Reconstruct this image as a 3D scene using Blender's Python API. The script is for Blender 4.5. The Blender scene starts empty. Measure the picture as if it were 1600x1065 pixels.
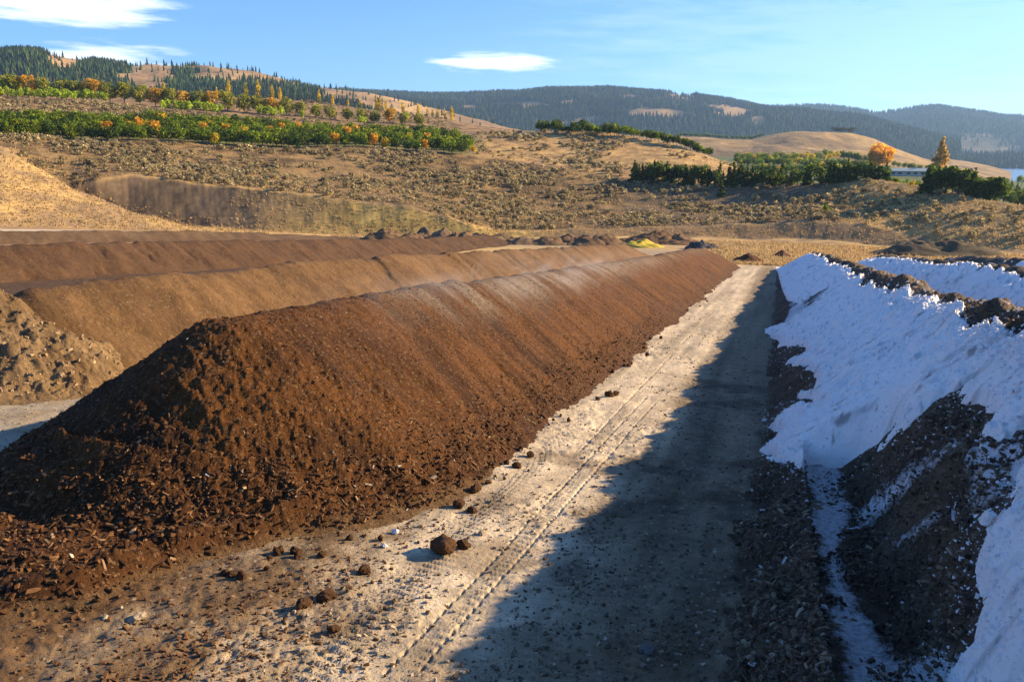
import bpy, math
import numpy as np
from mathutils import Vector, Matrix

# ------------------------------------------------------------------ camera
F_PX, CAM_H = 1350.0, 3.7
PITCH = math.atan((532.5 - 235) / F_PX)
PSI = math.radians(17.2285)
KSL = 0.0895277                       # the yard falls away along +y at 9 %
scene = bpy.context.scene
COL = scene.collection
cam_d = bpy.data.cameras.new("camera")
cam = bpy.data.objects.new("camera", cam_d)
COL.objects.link(cam)
cam_d.sensor_width = 36.0
cam_d.lens = 36.0 * F_PX / 1600.0
cam_d.clip_start = 0.1
cam_d.clip_end = 20000
cam.location = (0, 0, CAM_H)
cam.rotation_euler = (math.pi / 2 - PITCH, 0, PSI)
scene.camera = cam

# ------------------------------------------------------------------ light
SUN_EL, SUN_AZ = math.radians(21.0), math.radians(58.0)
sdir = Vector((math.sin(SUN_AZ) * math.cos(SUN_EL), math.cos(SUN_AZ) * math.cos(SUN_EL), math.sin(SUN_EL)))
sun_d = bpy.data.lights.new("sun", 'SUN')
sun_d.energy = 5.0
sun_d.angle = math.radians(0.5)
sun_d.color = (1.0, 0.74, 0.43)
sun = bpy.data.objects.new("sun", sun_d)
COL.objects.link(sun)
sun.rotation_euler = sdir.to_track_quat('Z', 'Y').to_euler()

world = bpy.data.worlds.new("World")
scene.world = world
world.use_nodes = True
wn, wl = world.node_tree.nodes, world.node_tree.links
wn.clear()
w_out = wn.new('ShaderNodeOutputWorld')
w_bg = wn.new('ShaderNodeBackground')
w_bg.inputs['Strength'].default_value = 0.099
w_sky = wn.new('ShaderNodeTexSky')
w_sky.sky_type = 'NISHITA'
w_sky.sun_disc = False
w_sky.sun_elevation = SUN_EL
w_sky.sun_rotation = SUN_AZ
w_sky.altitude = 500
w_sky.air_density = 0.8
w_sky.dust_density = 0.0
w_sky.ozone_density = 7.5
wl.new(w_bg.outputs[0], w_out.inputs['Surface'])


def world_clouds():
    """three thin high clouds laid out by direction (azimuth from +y, elevation)"""
    tc = wn.new('ShaderNodeTexCoord')
    sep = wn.new('ShaderNodeSeparateXYZ')
    wl.new(tc.outputs['Generated'], sep.inputs[0])

    def m(op, a, b=None, c=None):
        n = wn.new('ShaderNodeMath'); n.operation = op
        for i, v in enumerate((a, b, c)):
            if v is None: continue
            if isinstance(v, (int, float)): n.inputs[i].default_value = v
            else: wl.new(v, n.inputs[i])
        return n.outputs[0]
    az = m('ARCTAN2', sep.outputs[0], sep.outputs[1])
    el = m('ARCSINE', sep.outputs[2])
    comb = wn.new('ShaderNodeCombineXYZ')
    wl.new(m('MULTIPLY', az, 9.0), comb.inputs[0])
    wl.new(m('MULTIPLY', m('ADD', el, m('MULTIPLY', az, 0.03)), 75.0), comb.inputs[1])
    nz = wn.new('ShaderNodeTexNoise')
    nz.inputs['Scale'].default_value = 1.0; nz.inputs['Detail'].default_value = 7; nz.inputs['Roughness'].default_value = 0.62
    wl.new(comb.outputs[0], nz.inputs['Vector'])
    tot = None
    for (a0, e0, sa, se, amp) in CLOUDS:
        da = m('DIVIDE', m('SUBTRACT', az, a0), sa)
        de = m('DIVIDE', m('SUBTRACT', el, e0), se)
        r2 = m('ADD', m('MULTIPLY', da, da), m('MULTIPLY', de, de))
        g = m('MULTIPLY', m('SUBTRACT', 1.0, m('SQRT', r2)), 1.6)
        v = m('ADD', g, m('MULTIPLY', m('SUBTRACT', nz.outputs['Fac'], 0.5), 4.2))
        v = m('MULTIPLY', m('MINIMUM', m('MAXIMUM', v, 0.0), 1.0), amp)
        # no cloud far outside its ellipse
        lim = m('MINIMUM', m('MAXIMUM', m('MULTIPLY', m('SUBTRACT', 1.4, r2), 1.8), 0.0), 1.0)
        v = m('MULTIPLY', v, lim)
        tot = v if tot is None else m('MAXIMUM', tot, v)
    # a faint veil towards the horizon on the right
    mix = wn.new('ShaderNodeMix'); mix.data_type = 'RGBA'
    wl.new(tot, mix.inputs['Factor'])
    wl.new(w_sky.outputs[0], mix.inputs[6])
    mix.inputs[7].default_value = CLOUD_COL
    wl.new(mix.outputs[2], w_bg.inputs['Color'])


def _dir_px(px, py):
    r, u = (px - 800.0) / F_PX, (532.5 - py) / F_PX
    fw = math.cos(PITCH) + u * math.sin(PITCH); up = -math.sin(PITCH) + u * math.cos(PITCH)
    x = r * math.cos(PSI) - fw * math.sin(PSI); y = r * math.sin(PSI) + fw * math.cos(PSI)
    return math.atan2(x, y), math.atan2(up, math.hypot(x, y))


CLOUD_COL = (8.0, 8.2, 8.4, 1)
CLOUDS = []
for (px, py, wx, wy, amp) in [(768, 98, 98, 15, 0.95), (165, 86, 105, 19, 0.8), (85, 8, 160, 26, 0.8), (1500, 70, 620, 150, 0.11)]:
    a, e = _dir_px(px, py)
    CLOUDS.append((a, e, wx / F_PX, wy / F_PX, amp))
world_clouds()

scene.view_settings.view_transform = 'Standard'
scene.view_settings.look = 'None'
scene.view_settings.exposure = 1.3
scene.view_settings.gamma = 1.0
scene.render.engine = 'CYCLES'
scene.cycles.use_denoising = True
scene.cycles.max_bounces = 6
scene.cycles.diffuse_bounces = 3
scene.cycles.glossy_bounces = 2
scene.cycles.transmission_bounces = 2
scene.cycles.transparent_max_bounces = 4
scene.cycles.volume_bounces = 1
scene.cycles.volume_max_steps = 128
scene.cycles.volume_step_rate = 2.0

# ------------------------------------------------------------------ maths
rng = np.random.default_rng(7)
CP, SP, CY_, SY_ = math.cos(PITCH), math.sin(PITCH), math.cos(PSI), math.sin(PSI)


def ray(px, py):
    px = np.asarray(px, float); py = np.asarray(py, float)
    r = (px - 800.0) / F_PX; u = (532.5 - py) / F_PX
    fw = CP + u * SP; up = -SP + u * CP
    return r * CY_ - fw * SY_, r * SY_ + fw * CY_, up


def at_range(px, py, rr):
    x, y, z = ray(px, py)
    t = rr / np.hypot(x, y)
    return x * t, y * t, CAM_H + z * t


def proj(x, y, z):
    dz = z - CAM_H
    r = x * CY_ + y * SY_
    fw = -x * SY_ + y * CY_
    d = fw * CP - dz * SP
    u = fw * SP + dz * CP
    d = np.where(d < 0.05, 0.05, d)
    return 800.0 + F_PX * r / d, 532.5 - F_PX * u / d, d


def _hash(ix, iy, seed):
    h = (ix.astype(np.int64) * 374761393 + iy.astype(np.int64) * 668265263 + seed * 974634777) & 0xFFFFFFFF
    h = ((h ^ (h >> 13)) * 1274126177) & 0xFFFFFFFF
    h = ((h ^ (h >> 16)) * 2246822519) & 0xFFFFFFFF
    return ((h ^ (h >> 15)) & 0xFFFFFF) / float(0xFFFFFF)


def vnoise(x, y, seed=0):
    ix = np.floor(x); iy = np.floor(y)
    fx = x - ix; fy = y - iy
    fx = fx * fx * (3 - 2 * fx); fy = fy * fy * (3 - 2 * fy)
    a = _hash(ix, iy, seed); b = _hash(ix + 1, iy, seed)
    c = _hash(ix, iy + 1, seed); d = _hash(ix + 1, iy + 1, seed)
    return (a + (b - a) * fx) * (1 - fy) + (c + (d - c) * fx) * fy - 0.5


def fbm(x, y, scale, octv=4, seed=0, gain=0.5):
    s = 0; amp = 1.0; f = 1.0 / scale
    for o in range(octv):
        ca, sa = math.cos(0.6 + o), math.sin(0.6 + o)
        s = s + amp * vnoise((x * ca - y * sa) * f + 17.3 * o, (x * sa + y * ca) * f - 9.1 * o, seed + o * 31)
        amp *= gain; f *= 2.03
    return s


def sstep(a, b, x):
    t = np.clip((x - a) / (b - a), 0, 1)
    return t * t * (3 - 2 * t)


def lerp3(a, b, t):
    return np.asarray(a) * (1 - t[..., None]) + np.asarray(b) * t[..., None]


def poly_sd(px, py, poly):
    """signed distance in px to a polygon, positive inside"""
    P = np.asarray(poly, float); n = len(P)
    best = np.full(px.shape, 1e12); inside = np.zeros(px.shape, bool)
    for i in range(n):
        x0, y0 = P[i]; x1, y1 = P[(i + 1) % n]
        ex, ey = x1 - x0, y1 - y0
        t = np.clip(((px - x0) * ex + (py - y0) * ey) / (ex * ex + ey * ey + 1e-9), 0, 1)
        d = (px - x0 - t * ex) ** 2 + (py - y0 - t * ey) ** 2
        best = np.minimum(best, d)
        if y0 != y1:
            c = ((y0 > py) != (y1 > py)) & (px < (x1 - x0) * (py - y0) / (y1 - y0) + x0)
            inside ^= c
    best = np.sqrt(best)
    return np.where(inside, best, -best)


# ------------------------------------------------------------------ mesh helpers
def new_mesh(name, verts, faces, col=None, extra=None, smooth=True, mat_idx=None):
    """verts (n,3); faces (m,3) or (m,4) array; col (n,3)"""
    me = bpy.data.meshes.new(name)
    verts = np.asarray(verts, np.float32); faces = np.asarray(faces, np.int32)
    k = faces.shape[1]
    me.vertices.add(len(verts)); me.vertices.foreach_set('co', verts.ravel())
    me.loops.add(faces.size); me.loops.foreach_set('vertex_index', faces.ravel())
    me.polygons.add(len(faces))
    me.polygons.foreach_set('loop_start', np.arange(0, faces.size, k, dtype=np.int32))
    me.polygons.foreach_set('loop_total', np.full(len(faces), k, np.int32))
    if mat_idx is not None:
        me.polygons.foreach_set('material_index', np.asarray(mat_idx, np.int32))
    me.polygons.foreach_set('use_smooth', np.full(len(faces), smooth, bool))
    if col is not None:
        a = me.color_attributes.new('col', 'FLOAT_COLOR', 'POINT')
        c = np.ones((len(verts), 4), np.float32); c[:, :3] = col
        a.data.foreach_set('color', c.ravel())
    if extra:
        for nm, arr in extra.items():
            a = me.attributes.new(nm, 'FLOAT', 'POINT')
            a.data.foreach_set('value', np.asarray(arr, np.float32).ravel())
    me.update(calc_edges=True)
    me.validate()
    return me


def link(name, me, mat=None, parent=None, loc=None):
    o = bpy.data.objects.new(name, me)
    COL.objects.link(o)
    if mat is not None and me is not None and len(me.materials) == 0:
        me.materials.append(mat)
    if parent is not None: o.parent = parent
    if loc is not None: o.location = loc
    return o


def thing(o, label, cat, group=None):
    o['label'] = label; o['category'] = cat
    if group: o['group'] = group
    return o


def struct(o):
    o['kind'] = 'structure'; return o


def empty(name, loc=(0, 0, 0), rz=0.0):
    o = bpy.data.objects.new(name, None)
    o.empty_display_size = 0.3
    o.location = loc; o.rotation_euler = (0, 0, rz)
    COL.objects.link(o)
    return o


# ------------------------------------------------------------------ materials
def material(name, rough=0.9, var=0.25, vscale=6.0, vscale2=0.0, bump=0.0, bscale=20.0, bdist=0.02, spec=0.2,
             color=None, trans=0.0, stretch=None, dust=False, hue=None):
    m = bpy.data.materials.new(name); m.use_nodes = True
    n, l = m.node_tree.nodes, m.node_tree.links
    b = n['Principled BSDF']
    b.inputs['Roughness'].default_value = rough
    b.inputs['Specular IOR Level'].default_value = spec
    tc = n.new('ShaderNodeTexCoord')
    vec = tc.outputs['Object']
    if stretch:
        mp = n.new('ShaderNodeMapping'); mp.inputs['Scale'].default_value = stretch
        l.new(vec, mp.inputs[0]); vec = mp.outputs[0]
    if color is None:
        at = n.new('ShaderNodeAttribute'); at.attribute_name = 'col'; src = at.outputs['Color']
    else:
        rgb = n.new('ShaderNodeRGB'); rgb.outputs[0].default_value = (*color, 1); src = rgb.outputs[0]
    nz = n.new('ShaderNodeTexNoise'); nz.inputs['Scale'].default_value = vscale
    nz.inputs['Detail'].default_value = 8; nz.inputs['Roughness'].default_value = 0.7
    l.new(vec, nz.inputs['Vector'])
    mr = n.new('ShaderNodeMapRange'); l.new(nz.outputs['Fac'], mr.inputs[0])
    mr.inputs[1].default_value = 0.3; mr.inputs[2].default_value = 0.7
    mr.inputs[3].default_value = 1 - var; mr.inputs[4].default_value = 1 + var
    mix = n.new('ShaderNodeMix'); mix.data_type = 'RGBA'; mix.blend_type = 'MULTIPLY'
    mix.inputs['Factor'].default_value = 1.0
    l.new(src, mix.inputs[6]); l.new(mr.outputs[0], mix.inputs[7])
    out = mix.outputs[2]
    if hue is not None:      # second colour in speckles (light chips in dirt, litter)
        nz2 = n.new('ShaderNodeTexVoronoi'); nz2.inputs['Scale'].default_value = hue[1]
        l.new(vec, nz2.inputs['Vector'])
        sp = n.new('ShaderNodeSeparateColor'); l.new(nz2.outputs['Color'], sp.inputs[0])
        gt = n.new('ShaderNodeMath'); gt.operation = 'GREATER_THAN'; gt.inputs[1].default_value = hue[2]
        l.new(sp.outputs[0], gt.inputs[0])
        mm = n.new('ShaderNodeMath'); mm.operation = 'MULTIPLY'; mm.inputs[1].default_value = hue[3]
        l.new(gt.outputs[0], mm.inputs[0])
        mx = n.new('ShaderNodeMix'); mx.data_type = 'RGBA'
        l.new(mm.outputs[0], mx.inputs['Factor']); l.new(out, mx.inputs[6]); mx.inputs[7].default_value = (*hue[0], 1)
        out = mx.outputs[2]
    if dust:                 # white powder sprinkled where the 'dust' attribute is high
        at2 = n.new('ShaderNodeAttribute'); at2.attribute_name = 'dust'
        nz3 = n.new('ShaderNodeTexNoise'); nz3.inputs['Scale'].default_value = 14; nz3.inputs['Detail'].default_value = 6
        nz3.inputs['Roughness'].default_value = 0.75
        l.new(tc.outputs['Object'], nz3.inputs['Vector'])
        ad = n.new('ShaderNodeMath'); ad.operation = 'ADD'
        l.new(at2.outputs['Fac'], ad.inputs[0]); l.new(nz3.outputs['Fac'], ad.inputs[1])
        mr3 = n.new('ShaderNodeMapRange'); l.new(ad.outputs[0], mr3.inputs[0])
        mr3.inputs[1].default_value = 0.95; mr3.inputs[2].default_value = 1.25
        mr3.inputs[3].default_value = 0.0; mr3.inputs[4].default_value = 0.95
        mx = n.new('ShaderNodeMix'); mx.data_type = 'RGBA'
        l.new(mr3.outputs[0], mx.inputs['Factor']); l.new(out, mx.inputs[6]); mx.inputs[7].default_value = (0.82, 0.83, 0.84, 1)
        out = mx.outputs[2]
    l.new(out, b.inputs['Base Color'])
    if bump > 0:
        nb = n.new('ShaderNodeTexNoise'); nb.inputs['Scale'].default_value = bscale
        nb.inputs['Detail'].default_value = 7; nb.inputs['Roughness'].default_value = 0.68
        l.new(vec, nb.inputs['Vector'])
        bp = n.new('ShaderNodeBump'); bp.inputs['Strength'].default_value = bump
        bp.inputs['Distance'].default_value = bdist
        l.new(nb.outputs['Fac'], bp.inputs['Height']); l.new(bp.outputs[0], b.inputs['Normal'])
    if trans > 0:
        tr = n.new('ShaderNodeBsdfTranslucent'); l.new(out, tr.inputs[0])
        ms = n.new('ShaderNodeMixShader'); ms.inputs[0].default_value = trans
        l.new(b.outputs[0], ms.inputs[1]); l.new(tr.outputs[0], ms.inputs[2])
        l.new(ms.outputs[0], n['Material Output'].inputs['Surface'])
    return m


M_GROUND = material('dirt_ground', var=0.22, vscale=3.0, bump=0.9, bscale=14, bdist=0.035, hue=((0.42, 0.36, 0.27), 30, 0.975, 0.45))
M_TERRAIN = M_GROUND
M_COMPOST = material('dark_compost', var=0.5, vscale=9.0, bump=1.0, bscale=22, bdist=0.06, hue=((0.20, 0.125, 0.06), 30, 0.93, 0.7))
M_COMPOST_FAR = material('tan_compost', var=0.3, vscale=3.0, bump=1.0, bscale=9, bdist=0.08, hue=((0.28, 0.21, 0.12), 18, 0.975, 0.45))
M_DUSTED = material('dusted_compost', var=0.5, vscale=9.0, bump=1.0, bscale=20, bdist=0.06, dust=True, hue=((0.16, 0.12, 0.08), 28, 0.92, 0.6))
M_WHITE = material('white_powder_crust', var=0.06, vscale=5.0, bump=0.8, bscale=13, bdist=0.04, rough=0.9)
M_CHIP = material('wood_chips', var=0.25, vscale=30.0, rough=0.85)
M_LEAF = material('foliage', var=0.25, vscale=1.5, rough=0.8, trans=0.58)
M_BARK = material('bark', var=0.3, vscale=6, rough=0.95, color=(0.12, 0.09, 0.065), bump=0.5, bscale=12)
M_NEEDLE = material('needles', var=0.25, vscale=0.02, rough=0.9)
M_HILL = material('hillside', var=0.22, vscale=0.02, rough=1.0, bump=0.6, bscale=0.05, bdist=6.0)

# ------------------------------------------------------------------ terrain definition
CURVES = [
 # K1 far edge of the yard / light road
 [(-500,346,125),(0,357,140),(250,362,145),(550,371,150),(640,375,150),(760,374,150),(900,374,155),(1080,377,160),(1200,378,165),(1400,388,156),(1600,399,140),(1900,410,130)],
 # K2 crest of the left grass knoll
 [(-500,172,205),(-150,196,196),(0,228,186),(60,262,176),(120,298,168),(200,330,160),(290,352,152),(400,361,153),(550,369,154),(740,373,156),(900,373,160),(1080,376,164),(1200,377,169),(1400,386,160),(1600,398,143),(1900,409,133)],
 # K3 toe of the cut bank
 [(-500,180,212),(-150,205,204),(0,240,196),(60,285,187),(130,325,182),(200,340,176),(290,356,168),(400,362,160),(560,368,160),(740,371,162),(1000,371,172),(1250,374,176),(1400,384,166),(1600,397,147),(1900,407,138)],
 # K4 lip of the cut bank
 [(-500,176,220),(-150,202,212),(0,233,204),(60,268,196),(112,295,186),(150,281,186),(200,274,188),(250,277,187),(300,287,184),(400,297,179),(450,301,176),(560,314,171),(640,321,168),(700,337,166),(740,352,165),(780,361,168),(900,359,177),(1000,356,181),(1100,353,183),(1280,345,184),(1350,350,181),(1420,368,174),(1500,384,160),(1600,394,152),(1900,404,144)],
 # K4b mid slope
 [(-500,174,236),(0,218,222),(120,236,218),(220,246,220),(330,262,216),(450,275,214),(600,285,214),(760,305,212),(900,318,214),(1000,322,216),(1150,322,214),(1280,318,210),(1400,318,200),(1500,336,184),(1600,352,172),(1900,384,160)],
 # K5 foot of the orchards / conifer belt, crest of the right hill
 [(-500,170,252),(0,216,236),(200,219,240),(300,223,245),(420,231,250),(560,230,256),(720,241,258),(800,252,258),(900,266,252),(985,280,244),(1100,289,238),(1250,287,232),(1380,281,222),(1450,292,212),(1520,306,200),(1600,322,190),(1900,362,176)],
 # K6 upper edge of the lower orchard, crest of the golden hillock
 [(-500,140,310),(0,178,292),(200,187,300),(400,199,312),(560,209,320),(700,214,320),(740,211,320),(800,207,318),(900,206,314),(960,208,310),(1020,218,302),(1080,234,292),(1160,262,280),(1250,290,268),(1380,294,262),(1450,306,258),(1600,338,252),(1900,372,250)],
 # K7 upper tree row
 [(-500,100,380),(0,150,370),(100,156,370),(200,162,370),(300,173,370),(400,179,375),(500,186,380),(600,194,385),(700,202,390),(800,211,390),(960,216,370),(1020,230,360),(1160,272,350),(1250,286,350),(1400,286,345),(1450,294,340),(1600,322,330),(1900,370,330)],
 # K8 bench edge
 [(-500,80,480),(0,139,470),(200,152,470),(300,158,470),(360,153,480),(470,156,480),(560,168,480),(640,178,480),(700,187,480),(800,203,470),(960,218,450),(1020,224,450),(1160,266,450),(1250,272,450),(1380,274,450),(1450,278,440),(1600,300,430),(1900,350,420)],
 # K9
 [(-500,110,640),(0,152,640),(400,170,640),(560,184,640),(700,197,640),(800,210,640),(960,222,640),(1020,226,640),(1100,244,640),(1180,246,640),(1300,247,640),(1400,262,640),(1500,275,640),(1600,285,640),(1900,330,600)],
 # K10 sinks away
 [(-500,160,1000),(0,190,1000),(800,235,1000),(1100,262,1000),(1300,262,1000),(1450,275,1000),(1600,285,1000),(1900,320,1000)],
]
KNOT = []
for c in CURVES:
    a = np.array(c, float)
    x, y, z = at_range(a[:, 0], a[:, 1], a[:, 2])
    KNOT.append((np.arctan2(x, y), a[:, 2], z))


def knots(th):
    R = [np.full(th.shape, 98.0)]
    Z = [-KSL * 98.0 * np.cos(th)]
    for (t, r, z) in KNOT:
        rr = np.maximum(np.interp(th, t, r), R[-1] + 2.0)
        R.append(rr); Z.append(np.interp(th, t, z))
    return R, Z


TRACKS = []      # (p0, p1) of thin tread lines on the road


def yard_detail(x, y):
    w = 0.05 * fbm(x, y, 2.5, 3, 5) + 0.022 * fbm(x, y, 0.5, 3, 9)
    rough = sstep(-0.1, 0.25, fbm(x, y, 1.6, 3, 77))
    w = w + (0.010 + 0.028 * rough) * fbm(x, y, 0.14, 3, 13)
    shd = sstep(-2.6, -1.6, x) * (1 - sstep(1.5, 3, x)) * (1 - sstep(14, 22, y))
    w = w + shd * (0.045 * fbm(x, y, 0.30, 3, 15) + 0.03 * np.abs(fbm(x, y, 0.11, 3, 17)))
    # wheel ruts along the lane
    lane = (x > -4.6) & (x < 1.0)
    ox = x + 0.12 * fbm(x * 0 + 3, y, 9.0, 2, 3)
    for c, dep, wd in ((-3.55, 0.018, 0.28), (-1.75, 0.022, 0.26), (-2.75, 0.012, 0.2), (-0.95, 0.02, 0.25)):
        g = np.exp(-((ox - c) / wd) ** 2)
        w = w - lane * dep * g * (0.6 + 0.4 * np.sign(np.sin(y * 2 * np.pi / 0.13 + np.abs(ox - c) * 14)))
    # curved rake marks towards the white row
    m = sstep(-2.0, -1.2, x) * (1 - sstep(0.3, 1.0, x)) * sstep(9, 14, y)
    w = w + m * 0.014 * np.sin(y * 2 * np.pi / 0.34 + 1.6 * np.cos(x * 1.4) + 2 * fbm(x, y, 2.0, 2, 55))
    for (a, b) in TRACKS:
        ax, ay = a; bx, by = b
        L = math.hypot(bx - ax, by - ay); ux, uy = (bx - ax) / L, (by - ay) / L
        s = (x - ax) * ux + (y - ay) * uy; d = -(x - ax) * uy + (y - ay) * ux
        on = (s > 0) & (s < L)
        dash = (np.sin(s * 2 * np.pi / 0.17) > -0.25)
        w = w - on * dash * 0.030 * np.exp(-(d / 0.016) ** 2)
    return w


def ground_z(x, y, detail=True):
    x = np.asarray(x, float); y = np.asarray(y, float)
    r = np.hypot(x, y); th = np.arctan2(x, y)
    R, Z = knots(th)
    z = -KSL * y
    far = r >= R[0]
    zt = np.array(z)
    for i in range(len(R) - 1):
        t = (r - R[i]) / (R[i + 1] - R[i])
        m = (t >= 0) & (t < 1)
        zt = np.where(m, Z[i] + (Z[i + 1] - Z[i]) * t, zt)
    zt = np.where(r >= R[-1], Z[-1] - 0.03 * (r - R[-1]), zt)
    z = np.where(far, zt, z)
    if detail:
        near = 1 - sstep(60, 100, r)
        z = z + near * yard_detail(x, y)
        fm = sstep(R[1] + 2, R[1] + 14, r)
        z = z + sstep(90, 130, r) * 0.12 * fbm(x, y, 6, 3, 41)
        z = z + fm * (0.8 * fbm(x, y, 26, 3, 43) * sstep(0, 20, r - R[4]) + 0.5 * fbm(x, y, 7, 3, 47))
        # gullies running down the cut bank
        bank = sstep(R[3] - 1, R[3] + 3, r) * (1 - sstep(R[4] - 1, R[4] + 2, r))
        z = z + bank * (0.07 * fbm(th * 330, r * 0.15, 1.0, 4, 51) + 0.30 * fbm(x, y, 3.5, 4, 53))
    return z


def hit(px, py, rmin=95.0, rmax=640.0, n=900):
    """first ground point along a view ray beyond rmin"""
    rr = np.geomspace(rmin, rmax, n)
    x, y, z = at_range(px, py, rr)
    g = ground_z(x, y, False)
    b = np.nonzero(z <= g)[0]
    i = b[0] if len(b) else int(np.argmin(np.abs(z - g)))
    return float(x[i]), float(y[i]), float(ground_z(x[i], y[i]))


def plane_hit(px, py, w=0.0):
    x, y, z = ray(px, py)
    t = (CAM_H - w) / (-(z + KSL * y))
    return float(x * t), float(y * t)


for (a, b) in (((1010, 620), (600, 1050)), ((1025, 628), (655, 1045)), ((455, 955), (250, 1065)), ((470, 962), (275, 1065)), ((1120, 480), (905, 705))):
    TRACKS.append((plane_hit(*b), plane_hit(*a)))


def grid_faces(nr, nc):
    i = np.arange(nr - 1)[:, None] * nc + np.arange(nc - 1)[None, :]
    return np.stack([i, i + 1, i + nc + 1, i + nc], -1).reshape(-1, 4)


# ------------------------------------------------------------------ ground + terrain sheet
def build_ground():
    th = np.concatenate([np.radians(np.linspace(-180, -56, 60)[:-1]), np.radians(np.linspace(-56, 24, 1130)), np.radians(np.linspace(24, 180, 70)[1:])])
    r = np.concatenate([np.linspace(0.05, 4.0, 14)[:-1], np.geomspace(4.0, 25, 520)[:-1], np.geomspace(25, 98, 220)[:-1], np.geomspace(98, 520, 460)[:-1], np.geomspace(520, 1000, 30)])
    TH, R_ = np.meshgrid(th, r)
    x = R_ * np.sin(TH); y = R_ * np.cos(TH)
    z = ground_z(x, y)
    K, Z = knots(TH)
    px, py, dep = proj(x, y, z)
    # ---- colours
    n1 = fbm(x, y, 3.0, 4, 101); n2 = fbm(x, y, 0.6, 4, 102); n3 = fbm(x, y, 18, 4, 103)
    pale = np.array((0.52, 0.43, 0.295)); dirt = np.array((0.26, 0.195, 0.115)); dark = np.array((0.085, 0.060, 0.035)); gold = np.array((0.55, 0.37, 0.135))
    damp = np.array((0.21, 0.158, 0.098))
    # lane between the piles: pale wheel-worn middle, damp towards the white row
    xm = x + 0.35 * n1
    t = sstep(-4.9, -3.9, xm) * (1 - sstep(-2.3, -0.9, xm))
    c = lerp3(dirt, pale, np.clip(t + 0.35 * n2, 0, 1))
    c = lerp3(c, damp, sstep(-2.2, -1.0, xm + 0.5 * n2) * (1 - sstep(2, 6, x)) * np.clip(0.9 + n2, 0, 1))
    # scattered brown fines
    br = sstep(0.02, 0.35, fbm(x, y, 0.9, 4, 110) + 0.12)
    c = lerp3(c, np.array((0.16, 0.11, 0.06)), br * 0.55 * (y < 14) * (x > -6))
    # far end of the lane is paler
    c = lerp3(c, pale * 0.95, sstep(18, 40, y) * sstep(-5.5, -4.6, x) * (1 - sstep(-2.6, -1.6, x)) * 0.6)
    # left: ground under and between the piles
    lf = 1 - sstep(-5.2, -4.5, x)
    c = lerp3(c, lerp3(np.array((0.40, 0.355, 0.27)), dirt, np.clip(0.4 + n2, 0, 1)), lf)
    spill = 1 - sstep(-0.9, 0.2, x + 5.0 + 0.7 * n2 + 0.5 * n1)
    c = lerp3(c, np.array((0.13, 0.075, 0.032)), spill * (y < 12) * (x > -11.5))
    c = lerp3(c, np.array((0.155, 0.098, 0.048)), (1 - sstep(-5.0, -3.7, x + 1.3 * n2 + 0.6 * n1)) * (1 - sstep(9.5, 12, y)) * sstep(-5.6, -5.0, x) * 0.92)
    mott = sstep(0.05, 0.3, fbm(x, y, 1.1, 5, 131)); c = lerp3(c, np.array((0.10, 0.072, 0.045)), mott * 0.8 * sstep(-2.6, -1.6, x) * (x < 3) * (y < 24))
    c = lerp3(c, np.array((0.085, 0.048, 0.022)), (1 - sstep(-28, -24, x)) * (R_ < 98))
    c = lerp3(c, np.array((0.27, 0.17, 0.085)), sstep(88, 98, R_ + 2 * n1) * (px < 760))
    # light haul road round the back
    rd = sstep(K[1] - 9, K[1] - 6, R_) * (1 - sstep(K[1] - 1.5, K[1] + 0.5, R_)) * (px < 620)
    c = lerp3(c, np.array((0.56, 0.46, 0.33)), rd)
    # dry grass field
    fld = sstep(96, 108, R_ + 6 * n1) * sstep(600, 760, px) * (R_ > 90)
    c = lerp3(c, lerp3(gold, np.array((0.34, 0.26, 0.17)), np.clip(0.35 + 1.2 * n3, 0, 1)), fld)
    # knoll / hillside
    hill = sstep(-0.5, 1.5, R_ - K[1])
    hc = lerp3(gold * 1.0, np.array((0.30, 0.205, 0.11)), np.clip(0.35 + 1.3 * n1 + n3, 0, 1))
    c = lerp3(c, hc, hill)
    bank = sstep(K[3] - 1, K[3] + 2, R_) * (1 - sstep(K[4] - 1.5, K[4] + 0.5, R_))
    streak = 0.25 * fbm(TH * 260, R_ * 0.1, 1.0, 4, 120) + 0.8 * n3
    bc = lerp3(np.array((0.150, 0.105, 0.058)), np.array((0.33, 0.24, 0.075)), np.clip(sstep(330, 600, px) * (1 - sstep(800, 900, px)) + 0.5 * streak, 0, 1))
    bc = bc * np.clip(0.95 + 0.5 * n1 + 0.2 * n2, 0.4, 1.6)[..., None]
    bc = lerp3(bc, np.array((0.24, 0.155, 0.07)) * 1.0, sstep(800, 1000, px) * np.clip(0.8 + n3, 0, 1))
    c = lerp3(c, bc, bank)
    slope = sstep(K[4] - 0.5, K[4] + 1.5, R_)
    sc = lerp3(np.array((0.29, 0.19, 0.078)), np.array((0.10, 0.066, 0.030)), np.clip(0.55 + 1.6 * n1 + 1.1 * n3, 0, 1))
    sc = lerp3(sc, np.array((0.13, 0.10, 0.065)), sstep(940, 1010, px) * (1 - sstep(1240, 1300, px)) * 0.7)
    sc = lerp3(sc, gold * 0.82, sstep(1270, 1360, px) * np.clip(0.8 + n3, 0, 1))
    c = lerp3(c, sc, slope)
    up = sstep(K[6] - 1, K[6] + 3, R_)
    oc = lerp3(np.array((0.13, 0.14, 0.045)), np.array((0.22, 0.17, 0.08)), np.clip(0.3 + 1.5 * n1, 0, 1))
    oc = lerp3(oc, lerp3(gold * 1.0, np.array((0.36, 0.22, 0.10)), np.clip(0.5 + 1.5 * n1, 0, 1)), sstep(725, 760, px))
    oc = lerp3(oc, np.array((0.09, 0.10, 0.04)), sstep(1200, 1260, px))
    c = lerp3(c, oc, up)
    up2 = sstep(K[7] - 1, K[7] + 4, R_)
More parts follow.
